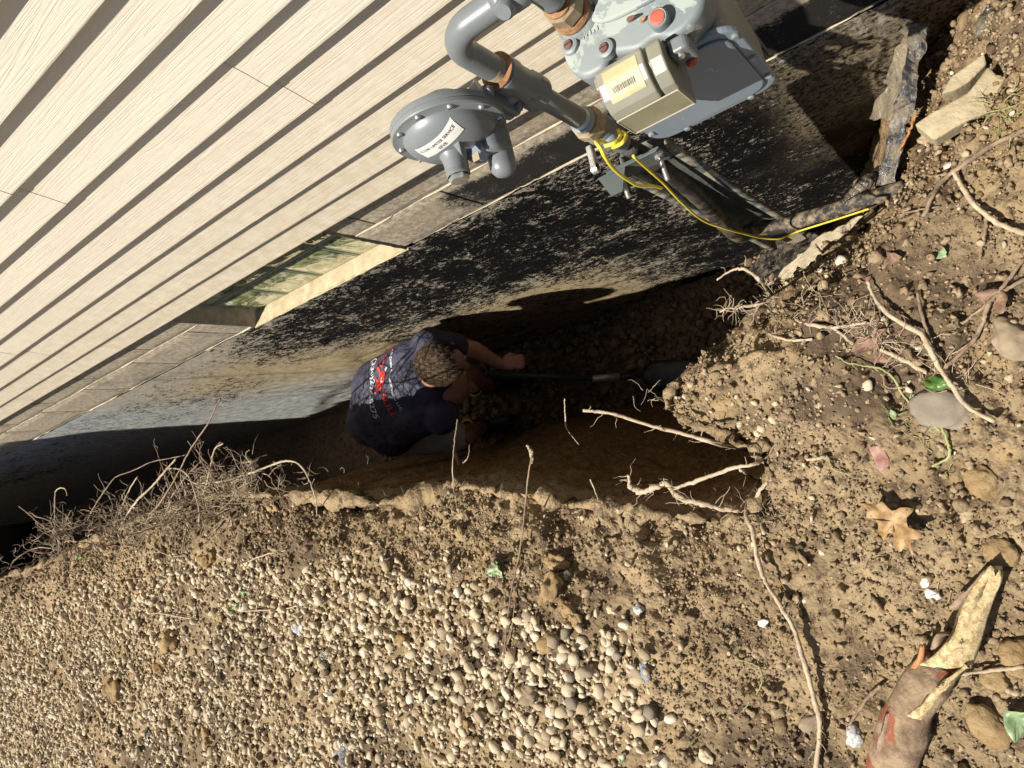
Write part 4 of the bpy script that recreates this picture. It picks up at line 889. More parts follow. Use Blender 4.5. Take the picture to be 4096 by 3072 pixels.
# ------------------------------------------------------------------ LOG
def LP(x,y,h): return GH(850+x/3.92,525+y/3.92)+np.array([0,0,h])
log = empty('broken_log',tuple(LP(250,700,0))); tag(log,'split branch stub with red bark and a long pale torn spike','log')
lp = [LP(165,960,.0),LP(180,880,.015),LP(215,780,.022),LP(250,680,.028),LP(310,590,.032),LP(370,520,.034)]
V,Fc = tube_vf(spline(lp,50),[.046,.042,.044,.036,.040,.030],28); V = V+(fbm(V,22,4,seed=4)*.010)[:,None]*np.sign(fbm(V,5,1,seed=9))[:,None]*np.array([.3,.3,1]); mesh('bark',V,Fc,'bark',log,True)
def blade(name,L,th,mat,nu=40):
    # L: list of (left px, right px, height)
    A = spline([LP(*l,h) for l,_,h in L],nu); B = spline([LP(*r,h*.7) for _,r,h in L],nu); V=[];nv=9
    for i,(a,b) in enumerate(zip(A,B)):
        for k in range(nv):
            t = k/(nv-1); p = a*(1-t)+b*t; p = p+np.array([0,0,.010*math.sin(t*math.pi)+.004*math.sin(t*19+i*.05)+.003*math.sin(t*31)]); V.append(p)
    me = fast_mesh(name,V,grid_faces(nu,nv)); o = link(name,me,mat,log,True); o.modifiers.new('t','SOLIDIFY').thickness = th; return o
blade('torn_spike',[((295,505),(465,500),.062),((350,455),(490,440),.064),((405,385),(510,380),.062),((430,310),(530,310),.058),((470,235),(555,240),.052),((510,175),(572,190),.046),((545,138),(562,145),.04)],.014,'split_wood')
blade('torn_sliver',[((250,700),(300,700),.062),((330,610),(370,600),.064),((400,545),(440,530),.064),((455,500),(475,500),.06)],.008,'split_wood')
for a,b,c_ in (((240,550),(270,500),(290,440)),((330,460),(350,400),(390,395)),((400,300),(450,240),(540,150)),((120,850),(135,780),(160,700))):
    blade('bark_flap',[((a[0],a[1]),(a[0]+26,a[1]+6),.04),((b[0],b[1]),(b[0]+24,b[1]+8),.045),((c_[0],c_[1]),(c_[0]+6,c_[1]+4),.04)],.004,'dark_root' if a[0]!=240 else 'rusty_root',14)

# ------------------------------------------------------------------ LEAVES
def leaf(name, c, size, rot, mat, label, outline, cat='leaf', curl=.3, tilt=(0,0), group=None, stem=True, seed=0):
    pts = spline([(x,y,0) for x,y in outline]+[(outline[0][0],outline[0][1],0)],48)[:-1]
    root = mesh(name,[(0,0,0)],[],mat) if False else None
    V = [(0,0,0)]; n_ = len(pts)
    for r in (.5,1.0):
        for p in pts: V.append((p[0]*r,p[1]*r,0))
    V = np.array(V,float); V[:,2] = curl*(1.5*V[:,0]**2-.9*V[:,1]**2)+.30*fbm(V+seed,2.2,3,seed=seed)-.10*np.exp(-np.abs(V[:,1])*14)
    Rm = np.array(Matrix.Rotation(rot,3,'Z')@Matrix.Rotation(tilt[0],3,'X')@Matrix.Rotation(tilt[1],3,'Y')); V = (V@Rm.T)*size+np.array(c)
    Fc = [(0,1+k,1+(k+1)%n_) for k in range(n_)]+[(1+k,1+n_+k,1+n_+(k+1)%n_,1+(k+1)%n_) for k in range(n_)]
    o = mesh(name,V,Fc,mat,None,True); o.modifiers.new('t','SOLIDIFY').thickness = .0006; tag(o,label,cat,group); return o
ivy = [(-1,0),(-.7,.45),(-.35,.62),(-.2,.95),(.15,.6),(.55,.5),(1,.05),(.6,-.45),(.15,-.55),(-.15,-.9),(-.4,-.6),(-.75,-.4)]
oval = [(-1,0),(-.5,.5),(.1,.6),(.7,.35),(1,0),(.7,-.35),(.1,-.6),(-.5,-.5)]
lobe = [(-1.05,-.05),(-.7,.18),(-.65,.42),(-.25,.30),(-.15,.62),(.15,.85),(.22,.45),(.5,.35),(.75,.62),(.95,.5),(.82,.2),(1.25,.1),(.85,-.08),(.9,-.4),(.62,-.5),(.45,-.22),(.2,-.35),(.3,-.8),(-.02,-.85),(-.15,-.4),(-.4,-.3),(-.6,-.5),(-.72,-.15)]
leaf('oak_leaf',GH(893,520,.022),.056,-1.0,'dead_leaf','curled dry tan oak leaf casting a dark shadow on the soil',lobe,'leaf',.35,(.25,-.1),seed=3)
greens = [(1082,1225,.030,'pale_leaf','large crumpled pale green leaf on the soil shoulder in the middle',ivy,.3),(512,1303,.021,'ivy_leaf','bright green leaf cluster in the gravel',ivy,1.0),(530,1280,.017,'ivy_leaf','darker green leaf just above the bright gravel leaf',ivy,2.0),
 (545,1096,.014,'ivy_leaf','narrow green leaf on the right side of the root tangle',oval,1.5),(310,1118,.022,'ivy_leaf','green leaf inside the root tangle',ivy,.5),(296,1098,.016,'pale_leaf','pale leaf behind the green leaf in the tangle',oval,2.5),
 (178,1200,.022,'ivy_leaf','green leaf of the sprig at the left end of the trench',ivy,.2),(155,1192,.017,'pale_leaf','pale leaf of the sprig at the left end of the trench',ivy,1.4),(165,1253,.013,'ivy_leaf','small green leaf below the sprig at left',oval,1.2),(708,1445,.015,'pale_leaf','pale green leaf half buried in pebbles',ivy,.9),
 (1346,1632,.015,'pale_leaf','yellow green leaf at the bottom edge of the gravel',oval,1.2),(2198,1548,.034,'pale_leaf','round pale green leaf at the right edge',oval,1.1),(2036,548,.012,'pale_leaf','small round grey green leaf on soil at right',ivy,.6),(2022,826,.024,'ivy_leaf','long dark green leaf on the stem at right',oval,-.3),
 (1975,862,.012,'pale_leaf','little leaf hanging left of the dark green leaf',oval,-1.3),(1930,895,.010,'pale_leaf','tiny pale leaf below the green stem',oval,-1.5)]
for i,(x,y,s,m_,l,ol,ro_) in enumerate(greens): leaf('green_leaf',gp(x,y)+np.array([0,0,s*.6]),s,ro_,m_,l,ol,'leaf',.4,(random.uniform(-.5,.5),random.uniform(-.4,.4)),seed=i)
browns = [(1875,745,.026),(1900,725,.020),(1905,765,.022),(1870,605,.012),(1955,705,.018),(2150,650,.030),(1930,560,.018),(1670,600,.010)]
bl = ['folded red brown leaf under the crossing twigs at right','brown leaf above the folded red brown leaf','brown leaf below the folded red brown leaf','small brown leaf scrap left of the crossing twigs','curled brown leaf by the twig fork at right','large dry brown leaf at the right edge','brown leaf in shade among the twigs','brown scrap near the membrane edge']
for i,((x,y,s),l) in enumerate(zip(browns,bl)): leaf('dead_leaf',gp(x,y)+np.array([0,0,.008]),s,i*1.1,'red_brown_leaf',l,oval if i%2 else ivy,'leaf',.5,(.5,-.3),seed=i+30)
# scraps of plastic in the gravel
def scrap(x,y,s,mat,label,seed,asp=1.6,rz=0):
    c = gp(x,y)+np.array([0,0,.010]); a = np.array([math.cos(rz),math.sin(rz),0])*s*asp; b = np.array([-math.sin(rz),math.cos(rz),0])*s
    sheet('plastic_scrap',[c-a-b,c+a-b*.7,c+a*.9+b,c-a*.7+b*.8],mat,label,s*.5,seed,18,14,'plastic scrap',scale=30)
scrap(650,1345,.026,'clear_scrap','torn clear plastic scrap in the gravel left of centre',20,1.5,.7); scrap(742,1625,.036,'black_plastic','shiny black plastic flap sticking out of the gravel at the bottom edge',21,1.3,1.2)
scrap(318,1592,.026,'black_plastic','grey strip of plastic lying on gravel near the bottom left',22,1.6,.9); scrap(706,1418,.018,'black_plastic','dark strip of fabric above the half buried leaf',23,1.4,1.4); scrap(715,1495,.014,'black_plastic','curved black plastic edge among pebbles near the bottom',24,1.8,.1)

# ------------------------------------------------------------------ ROOTS AND TWIGS
def px_path(L, lift=0.0, base=None):
    out = []
    for q_ in L:
        x,y = q_[0]*.463,q_[1]*.463
        if len(q_) > 2 and q_[2] is not None: out.append(W(x,y,q_[2]))
        else: out.append(GH(x,y,lift+(q_[3] if len(q_)>3 else 0)))
    return out
def cI(L,k=None): return [((x/3.72)/.463,(375+y/3.72)/.463,*( (k,) if k is not None else ())) for x,y in L]
def cK(L): return [((682.75+x/3.72)/.463,(175+y/3.72)/.463) for x,y in L]
def rootlets(path, rad, n_, ln, seed):
    r = random.Random(seed); out = []
    for _ in range(n_):
        p = np.array(path[r.randrange(1,len(path))]); d = np.array([r.gauss(0,1),r.gauss(0,1),r.gauss(-.1,.7)]); d /= np.linalg.norm(d); L = r.uniform(.4,1)*ln; q_ = [p]
        for k in range(5): d = d+np.array([r.gauss(0,.45) for _ in range(3)]); d /= np.linalg.norm(d); q_.append(q_[-1]+d*L/5)
        out.append(q_)
    return out
def stick(L, rad, mat, label, name='root', cat='root', lift=.006, jit=.0006, nrl=0, lnr=.05, sides=8, seed=0, group=None):
    P = spline(px_path(L,lift),max(14,len(L)*7)); P = [p+rng.normal(0,jit,3) for p in P]
    rad = [v*.82 for v in (rad if not np.isscalar(rad) else [rad,rad])]; rad = [a for v in rad for a in (v,v*.86,v*1.12)]; V,Fc = tube_vf(P,rad,sides)
    o = mesh(name,V,Fc,mat,None,True); tag(o,label,cat,group)
    if nrl:
        VV=[];FF=[]; k=0
        for q_ in rootlets(P,0,nrl,lnr,seed):
            v,f = tube_vf(q_,[.0011,.0008,.0004],4); FF += [tuple(i+k for i in ff) for ff in f]; VV += list(v); k += len(v)
        ob = mesh('rootlets',VV,FF,mat,o); ob.location = (0,0,0); ob['kind'] = 'stuff'
    return o
stick([(1258,886,.03),(1300,890,.02),(1330,895,.01),(1400,918,-.02),(1480,938,-.04),(1550,958,-.04),(1612,972)],[.0050,.0046,.0052,.0058,.006],'dry_root','long pale root sticking out over the trench from the soil block',nrl=14,lnr=.06,seed=1)
stick([(1655,985),(1630,1002,-.02),(1580,1012,-.02),(1500,1040,-.03),(1455,1056,-.04)],[.0055,.005,.006,.0055],'dry_root','pale forked root joining the gnarled root over the dark hollow',nrl=8,seed=2)
stick([(1358,1025,-.02),(1362,1050,-.03),(1385,1062,-.04),(1415,1052,-.03),(1440,1045,-.03),(1470,1075,-.05),(1520,1090,-.06),(1570,1100,-.07),(1615,1105)],[.0050,.0095,.0085,.0075,.009,.0085,.007,.006],'dry_root','thick gnarled root with a broken tip in the dark hollow of the bank',nrl=42,lnr=.07,jit=.0015,seed=3,sides=10)
stick([(1600,1015,-.03),(1625,1028),(1660,1035)],[.005,.005,.0045],'dry_root','short pale root stub at the edge of the hollow',seed=4)
stick([(1650,1020),(1632,1060,None,.02),(1622,1100,None,.03),(1635,1140,None,.03),(1645,1190,None,.03),(1660,1240,None,.03),(1690,1290,None,.03),(1722,1345,None,.028),(1745,1420,None,.026),(1765,1500,None,.02),(1775,1560,None,.014),(1765,1660,None,.01)],[.0045,.006,.0062,.0055,.006,.0065,.006],'dry_root','long arching root running down the soil to the bottom edge with its shadow',nrl=10,seed=5)
stick([(1670,1030),(1645,1060,None,.01),(1635,1095,None,.012),(1655,1150,None,.01)],[.0055,.006,.005],'dry_root','second root lying just right of the long arching root',seed=6)
stick([(1148,985,.02),(1140,1040,-.02),(1132,1180,None,.012),(1112,1280,None,.012),(1098,1400,None,.012),(1092,1480,None,.006)],[.0028,.003,.0026,.0022],'dark_root','thin straight twig crossing the soil slope into the gravel','twig','twig')
stick([(1140,962,.0),(1147,975,-.02),(1150,1000,-.04)],[.0045,.007,.005],'dry_root','knobbly root end at the top of the thin straight twig',jit=.0015)
stick([(1219,862,-.05),(1221,900,-.10),(1224,925,-.14),(1250,960,-.2)],[.002,.0024,.0018],'dry_root','thin pale root hanging upright in front of the dark trench')
stick([(988,905,-.15),(984,940,-.12),(978,1000,-.08),(985,1060,None,.004),(996,1110,None,.003)],[.003,.0026,.002],'dry_root','thin root standing below the person on the trench edge')
stick([(978,960,-.45),(985,985,-.45),(992,1005,-.42)],[.006,.0085,.007],'dark_root','thick brown root stub poking out beside the knee of the person')
stick([(1000,1000,-.15),(1012,985,-.16),(1014,960,-.18)],[.0025,.002,.0015],'dry_root','thin curved root right of the brown stub')
stick([(1274,1035,-.05),(1285,1060,-.06),(1297,1085)],[.0026,.0022,.0018],'dry_root','short root below the hollow of the bank')
stick(cI([(700,405),(760,402),(830,395),(900,375),(960,355)],.03)+cI([(1010,335),(1060,320),(1100,325),(1130,350),(1150,390),(1172,450)],.02)+cI([(1185,520),(1190,560)]),[.004,.0048,.0045,.004,.003,.0024],'dry_root','long pale root arching over the trench edge and back to the gravel',nrl=20,lnr=.08,seed=9)
stick(cI([(820,85),(800,125),(780,170),(740,230),(700,290),(660,370),(600,470)],.12)+cI([(560,520)]),[.0026,.003,.0034,.0036,.0038],'dark_root','long straight twig reaching highest over the dark wall','twig','twig')
stick(cI([(690,298),(620,312),(560,325),(490,358),(430,380),(390,430),(350,490)],.07)+cI([(330,540)]),[.0022,.0026,.003],'dark_root','thin curved twig bending left over the dark trench','twig','twig')
stick(cI([(250,448),(243,425),(225,420),(207,435),(204,480),(205,560)],.05)+cI([(228,640)]),[.003,.0036,.0034],'dry_root','hooked root standing up at the left end of the tangle','root')
stick(cI([(70,488),(110,520),(150,555),(190,580)],.06)+cI([(250,600)]),[.0026,.003,.003],'dark_root','lone twig pointing left over the dark trench')
stick(cI([(655,310),(600,375),(560,420),(500,480)],.09)+cI([(440,580)]),[.0046,.0052,.005],'dry_root','stout pale stem leaning up from the tangle')
stick(cI([(512,378),(480,430),(450,500)],.05)+cI([(430,560)]),[.0034,.0036,.003],'dry_root','short stem standing in the middle of the tangle')
stick(cI([(628,348),(665,350),(700,375),(722,430),(740,500)],.06)+cI([(745,560)]),[.0034,.0036,.003],'dry_root','bent stem with a hooked tip in the tangle')
stick(cI([(830,255),(800,275),(785,330),(770,400)],.06)+cI([(750,470)]),[.0034,.0036,.003],'dry_root','forked root top rising above the tangle',nrl=24,lnr=.06,seed=12)
stick(cI([(560,600),(590,570),(640,545),(668,500),(690,440),(740,370),(800,310)],None),[.004,.0044,.003],'dark_root','long curved stem looping through the tangle',lift=.05)
stick(cI([(565,590),(562,620),(600,650),(650,672),(705,668)]),[.0038,.004,.0036],'dark_root','curved stem lying on soil under the tangle',lift=.012)
stick(cI([(660,520),(664,600),(662,690),(650,740),(610,790),(598,850)]),[.004,.0036,.003],'dark_root','upright dark stem falling from the tangle into the gravel',lift=.012)
stick(cI([(705,560),(690,640),(680,740),(672,820)]),[.0034,.003,.0026],'dark_root','dark twig lying beside the upright stem',lift=.012)
stick(cI([(390,640),(385,690),(360,740),(352,850),(360,948)]),[.0034,.003,.003],'dark_root','dark twig running down the gravel at left',lift=.010)
stick(cI([(140,720),(100,760),(92,810),(150,850),(190,900),(230,950)]),[.004,.004,.0034],'dark_root','curved brown stem on the gravel at the left edge',lift=.012)
stick(cI([(45,720),(60,690),(110,655),(160,640),(230,650)]),[.005,.0045,.004],'dark_root','thick grey stem lying at the left end of the bank',lift=.01)
stick(cI([(915,875),(980,873),(1060,868),(1120,855)]),[.0026,.003,.0026],'dry_root','straight pale twig beside the bright green leaf',lift=.012)
stick(cI([(915,700),(960,680),(1010,662),(1075,650)]),[.0026,.003,.0026],'dry_root','short straight twig on the gravel below the tangle',lift=.012)
stick(cI([(555,880),(620,885),(690,898),(750,905)]),[.0026,.003,.0026],'dry_root','thin twig lying over the large brown clod',lift=.014)
stick(cK([(1010,-5),(1040,50),(1080,110),(1130,155),(1180,190),(1275,225)]),[.005,.0055,.006],'dry_root','long stem entering from the upper right edge',lift=.02)
stick(cK([(1275,-160),(1150,-100),(1060,-40),(1000,5),(960,40),(930,90),(900,160)]),[.006,.0055,.005],'dark_root','thick stem slanting down from the right edge beside the slab',lift=.018)
stick(cK([(1130,165),(1122,230),(1105,310)]),[.004,.004,.003],'dark_root','short dark twig hanging from the long upper stem',lift=.01)
stick(cK([(695,400),(715,450),(760,510),(830,560),(880,585),(910,620),(960,720),(1010,790),(1060,860),(1160,915)]),[.004,.0058,.0062,.0055,.005],'dry_root','long forked twig lying across the soil at right','twig','twig',lift=.022)
stick(cK([(980,718),(1030,670),(1080,620),(1120,545),(1140,480),(1200,430),(1275,390)]),[.0048,.005,.0045],'dark_root','brown twig branching up to the right edge','twig','twig',lift=.018)
stick(cK([(128,390),(165,365),(212,348),(255,365),(290,395),(322,440)],)[:0]+[(x,y,.02) for x,y in cK([(128,390),(165,365),(212,348),(255,365),(290,395)])]+cK([(330,445),(380,480),(430,540),(490,560),(560,570),(640,630)]),[.0026,.0044,.0048,.0046,.004],'dry_root','long root arching over the trench from the soil block at right',lift=.008,nrl=6,seed=22)
stick([(x,y,-.12) for x,y in cK([(138,510),(175,495),(220,490)])]+cK([(290,480),(330,450)]),[.003,.004,.0036],'dry_root','bushy root end pointing left over the trench',nrl=46,lnr=.07,seed=23)
stick(cK([(320,590),(360,605),(410,615),(485,612)]),[.0035,.004,.0035],'dry_root','short pale root across the soil block',lift=.008)
stick(cK([(440,548),(500,562),(570,566),(640,556),(690,550)]),[.004,.0044,.004],'dry_root','pale root lying level in the soil at right',lift=.009)
stick(cK([(573,672),(620,700),(690,712),(740,720),(790,760),(825,820),(880,880),(960,950)]),[.002,.0028,.0026],'green_stem','olive green vine stem trailing down the soil at right','stem','plant stem',lift=.012)
stick(cK([(710,712),(745,745),(760,790),(820,790)]),[.0028,.003,.0028],'dark_root','thin dark stem forking from the vine',lift=.01)
stick(cK([(740,650),(790,672),(850,700),(880,720),(910,735)]),[.005,.0058,.005],'dry_root','thick pale root chunk beside the folded leaf',lift=.01)
stick(cK([(875,440),(892,520),(915,600),(935,690)]),[.0036,.004,.003],'dark_root','upright brown twig behind the long forked twig',lift=.012)
stick(cK([(520,425),(515,470),(520,540)]),[.0022,.0026,.0022],'green_stem','short green stem standing in the soil block','stem','plant stem',lift=.01)
stick(cK([(500,262),(530,300),(570,330),(612,372)]),[.003,.003,.0024],'dark_root','thin root leaning on the torn wrap edge',lift=.012)
stick(cK([(700,180),(760,170),(850,140),(960,120)])[:4],[.0022,.0024,.002],'dark_root','thin root near the yellow wire end',lift=.01)
stick([(1805,985),(1880,978),(1925,972),(1940,985)][:0]+[(1745,992),(1790,985)],[.0045,.004],'dry_root','pale root coming out of a hole in the soil',lift=.012)
stick([(1790,985),(1800,1010),(1830,1022),(1855,1015)],[.002,.002,.0015],'green_stem','thin yellow green stem curling on the soil','stem','plant stem',lift=.008)
stick([(1985,870),(2020,900),(2045,945),(2050,985),(2015,1005)],[.0022,.003,.0034,.003],'green_stem','thick green stem hooked above the oak leaf','stem','plant stem',lift=.012)
stick([(2212,1432),(2140,1440),(2070,1448),(2030,1448)],[.0046,.004,.0036],'dry_root','pale root leading right from the broken log',lift=.02)
stick([(1890,1500),(1850,1530),(1800,1555)][:0]+[(1905,1475),(1870,1510),(1838,1560)],[.005,.0045,.003],'dark_root','brown root on the left of the broken log',lift=.012)
stick([(1620,1545),(1645,1600),(1655,1655)][:0]+[(1590,1420),(1640,1440),(1645,1480),(1605,1535)],[.0018,.0018,.0014],'green_stem','thin yellow stem curving at the right edge of the gravel','stem','plant stem',lift=.006)
stick([(1095,1410),(1110,1360),(1118,1300)],[.0022,.0022,.002],'dark_root','short twig crossing the thin straight twig',lift=.012)
stick([(2212,560),(2150,640),(2080,700)],[.004,.004,.003],'dark_root','dark twig behind the large dry leaf at the right edge',lift=.015)
rr = [W(915,116,-.2),W(908,135,-.3),W(893,162,-.46),W(889,173,-.5)]; o = tube('rusty_root',rr,[.0022,.003,.0028,.0024],'rusty_root',None,8,30,.0008); tag(o,'thin rusty orange root hanging in front of the black wrap','root')
# tangle mass of fine roots
def mass(name, regions, label, seed, mat='dry_root'):
    r = random.Random(seed); VV=[];FF=[]; k=0
    for (x0,y0,x1,y1,zlo,zhi,cnt_,ln,rad) in regions:
        for _ in range(cnt_):
            t = r.random(); px_ = x0+(x1-x0)*t+r.gauss(0,6); py_ = y0+(y1-y0)*t+r.gauss(0,9); p = GH(px_,py_)
            if zlo is not None: p = p+np.array([0,0,r.uniform(zlo,zhi)])
            if p[2] < -.9: continue
            L = ln*r.uniform(.35,1.2); d = np.array([r.gauss(.0,.8),r.gauss(.25,.6),r.gauss(.35,.5)]); d /= np.linalg.norm(d); q_=[p]; curve = np.array([r.gauss(0,.35) for _ in range(3)])
            for s in range(7):
                d = d+curve*.5+np.array([r.gauss(0,.28) for _ in range(3)]); d /= np.linalg.norm(d); q_.append(q_[-1]+d*L/7)
            v,f = tube_vf(q_,[rad*r.uniform(.7,1.2),rad*.7,rad*.35],4,False); FF += [tuple(i+k for i in ff) for ff in f]; VV += list(v); k += len(v)
            if rad > .0012:
                for _2 in range(3):
                    p2 = q_[r.randrange(2,7)]; d2 = np.array([r.gauss(0,1) for _3 in range(3)]); d2 /= np.linalg.norm(d2); q2=[p2]
                    for s in range(5): d2 = d2+np.array([r.gauss(0,.5) for _3 in range(3)]); d2 /= np.linalg.norm(d2); q2.append(q2[-1]+d2*L*.07)
                    v,f = tube_vf(q2,[rad*.4,rad*.3,rad*.2],3,False); FF += [tuple(i+k for i in ff) for ff in f]; VV += list(v); k += len(v)
    me = fast_mesh(name,np.array(VV),np.array(FF)); o = link(name,me,mat,None,True); tag(o,label,'roots',kind='stuff')
mass('root_tangle',[(45,545,265,485,-.01,.05,170,.15,.0024),(130,520,275,480,0,.07,110,.13,.0016),(200,480,270,470,.0,.06,80,.10,.0012),(0,575,70,545,-.01,.03,60,.08,.0013)],'dense tangle of pale dry roots and stems along the left trench edge',5)
mass('dark_stems',[(30,560,270,495,-.01,.04,60,.22,.0032),(60,540,230,480,.0,.06,30,.20,.0042)],'darker brown vine stems mixed through the root tangle',6,'dark_root')
mass('fine_roots',[(265,490,470,478,-.01,.01,150,.05,.0009),(400,520,720,540,-.004,.002,70,.04,.0008),(0,600,60,700,0,.01,120,.07,.0010),(60,580,400,600,-.004,.004,90,.07,.0010),(640,400,700,420,-.01,.01,60,.05,.0008),(720,480,780,520,-.01,.01,90,.05,.0008),(770,290,900,340,0,.01,110,.06,.0009),(850,330,980,380,0,.01,90,.06,.0011),(520,458,660,440,-.01,.01,60,.04,.0007),(420,650,560,720,0,.005,40,.06,.0008),(860,560,940,600,0,.004,30,.05,.0008),(700,620,900,700,0,.004,50,.05,.0007)],'hair fine roots sticking out of the cut soil','roots' and 7)
mass('grass_blades',[(150,520,175,515,0,.02,20,.05,.0014),(380,560,400,660,0,.01,30,.05,.0012),(1000,108,1024,130,0,.02,24,.04,.0016),(90,560,110,570,0,.02,20,.05,.0016),(880,400,950,470,0,.01,24,.04,.0012)],'few green grass blades growing between pebbles and soil',8,'green_stem')

# ------------------------------------------------------------------ PERSON
def caps_vf(caps):
    VV=[];FF=[];k=0
    for c in caps:
        if len(c)==4:
            p0,r0,p1,r1 = c; p0=np.array(p0,float);p1=np.array(p1,float); d=p1-p0; L=np.linalg.norm(d); d/=L
            pts=[];rr_=[]
            for a in np.linspace(-math.pi/2+.15,0,5): pts.append(p0+d*r0*math.sin(a)); rr_.append(r0*math.cos(a))
            for t in np.linspace(.1,.9,6): pts.append(p0+d*L*t); rr_.append(r0+(r1-r0)*t)
            for a in np.linspace(0,math.pi/2-.15,5): pts.append(p1+d*r1*math.sin(a)); rr_.append(r1*math.cos(a))
            P=np.array(pts); a0=np.array([0,0,1.]) if abs(d[2])<.9 else np.array([1.,0,0]); u=np.cross(d,a0);u/=np.linalg.norm(u);v=np.cross(d,u); n_=16; ang=np.linspace(0,2*math.pi,n_,endpoint=False)
            V=np.concatenate([P[i]+rr_[i]*(np.cos(ang)[:,None]*u+np.sin(ang)[:,None]*v) for i in range(len(P))]); f=[tuple(k+i for i in ff) for ff in [(i*n_+j,i*n_+(j+1)%n_,(i+1)*n_+(j+1)%n_,(i+1)*n_+j) for i in range(len(P)-1) for j in range(n_)]+[tuple(range(n_-1,-1,-1)),tuple((len(P)-1)*n_+j for j in range(n_))]]
        else:
            c0,rad3,rotm = c; V = (I3[0]*np.array(rad3))@np.array(rotm).T+np.array(c0); f=[tuple(int(i)+k for i in ff) for ff in I3[1]]
        VV+=list(V);FF+=f;k+=len(V)
    return VV,FF
def blob(name,caps,vox,mat,parent=None,smooth=6,noise_amp=0,nsc=12):
    V,Fc = caps_vf(caps); o = mesh('tmp',V,Fc,mat); m = o.modifiers.new('r','REMESH'); m.mode='VOXEL'; m.voxel_size=vox; s = o.modifiers.new('s','SMOOTH'); s.iterations=smooth; s.factor=.5
    dg = bpy.context.evaluated_depsgraph_get(); dg.update(); me = bpy.data.meshes.new_from_object(o.evaluated_get(dg)); bpy.data.objects.remove(o); me.name = name
    if noise_amp:
        P = np.empty(len(me.vertices)*3); me.vertices.foreach_get('co',P); P=P.reshape(-1,3); Nv=np.empty(len(P)*3); me.vertices.foreach_get('normal',Nv); Nv=Nv.reshape(-1,3)
        P = P+Nv*(noise_amp*(fbm(P*np.array([1,1.7,1]),nsc,3,seed=5)))[:,None]; me.vertices.foreach_set('co',P.ravel()); me.update()
    me.materials.clear(); return link(name,me,mat,parent,True)
def rotM(rx,ry,rz): return (Matrix.Rotation(rz,3,'Z')@Matrix.Rotation(ry,3,'Y')@Matrix.Rotation(rx,3,'X'))
per = None
SH = np.array([.15,-.03,.165])
SL,SR = (-2.14,-.07,-.975),(-2.20,-.385,-1.02)
HIP = (-2.62,-.27,-1.17); HC = W(443,364,-.69)-SH
fd = Vector((.62,-.22,-.75)).normalized()   # face direction
hup = (Vector((.72,-.1,.68))-fd*Vector((.72,-.1,.68)).dot(fd)).normalized(); hl = fd.cross(hup)   # crown direction, side
HM = np.array([[fd.x,hl.x,hup.x],[fd.y,hl.y,hup.y],[fd.z,hl.z,hup.z]])
def hp(a,b,c): return tuple(HC+HM@np.array([a,b,c]))
EL,HL = tuple(W(474,350,-1.0)-SH),tuple(W(500,364,-1.15)-SH)
ER,HR = tuple(W(440,415,-1.08)-SH),tuple(W(456,396,-1.2)-SH)
body = [((-2.16,-.22,-.96),.060,hp(-.03,0,-.05),.056), (HC,(.098,.076,.112),HM), (hp(.035,0,-.055),(.062,.054,.062),HM), (hp(.095,0,-.02),.014,hp(.105,0,-.045),.017),
 (SL,.055,EL,.042),(EL,.041,HL,.027),(SR,.055,ER,.042),(ER,.041,HR,.027),((-2.2,-.24,-1.07),.12,(-2.72,-.27,-1.26),.13),
 ((-2.80,-.37,-1.33),.085,(-2.48,-.45,-1.50),.062),((-2.48,-.45,-1.50),.058,(-2.70,-.38,-1.93),.040),
 ((-2.78,-.19,-1.33),.085,(-2.38,-.15,-1.50),.062),((-2.38,-.15,-1.50),.058,(-2.58,-.16,-1.93),.040),
 (hp(-.005,.078,-.015),(.024,.010,.032),HM),(hp(-.005,-.078,-.015),(.024,.010,.032),HM)]
per = blob('person',body,.008,'skin',None,3); 
per_tag = tag(per,'person crouching in the trench in a navy printed shirt, digging with a long shovel','person')
def pchild(o): 
    o.parent = per; o.location = (0,0,0); return o
# hands
for nm,Hh,dd in (('hand',HL,(.75,-.1,-.45)),('hand',HR,(.8,.25,-.3))):
    d = Vector(dd).normalized(); side = Vector((0,1,0)); side = (side-d*side.dot(d)).normalized(); up = d.cross(side); h0 = Vector(Hh); cp=[(tuple(h0+d*.045),(.045,.036,.018),[[d[i],side[i],up[i]] for i in range(3)])]
    for j,(o_,L) in enumerate(((.027,.030),(.010,.036),(-.008,.034),(-.025,.026))):
        a = h0+d*.08+side*o_; b = a+d*L*.8-up*.006; c = b-up*.022+d*.004; e = c-d*.018-up*.004
        cp += [(tuple(a),.0090,tuple(b),.0082),(tuple(b),.0082,tuple(c),.0074),(tuple(c),.0074,tuple(e),.0066)]
    a = h0+d*.03+side*.030; b = a+d*.022+side*.012-up*.012; c = b+d*.02-up*.012-side*.006; cp += [(tuple(a),.0110,tuple(b),.0100),(tuple(b),.0095,tuple(c),.008)]
    pchild(blob('hand',cp,.0035,'skin',None,2))
shirt = pchild(blob('shirt',[((-2.14,-.22,-.975),.075,(-2.26,-.24,-1.0),.11),((-2.24,-.125,-1.0),.125,(-2.60,-.15,-1.085),.140),((-2.28,-.31,-1.03),.13,(-2.62,-.33,-1.13),.145),((-2.24,-.22,-.985),.135,(-2.60,-.26,-1.07),.155),
 ((-2.62,-.16,-1.12),.140,(-2.80,-.19,-1.25),.12),((-2.64,-.33,-1.16),.145,(-2.80,-.34,-1.30),.13),((-2.6,-.26,-1.08),.15,(-2.80,-.27,-1.2),.14),(SL,.080,(-2.24,-.17,-1.02),.10),(SR,.085,(-2.30,-.31,-1.04),.10),(SL,.076,tuple(np.array(SL)*.45+np.array(EL)*.55),.066),(SR,.080,tuple(np.array(SR)*.35+np.array(ER)*.65),.075)],.011,'navy_shirt',None,8,.012,9))
colr = []
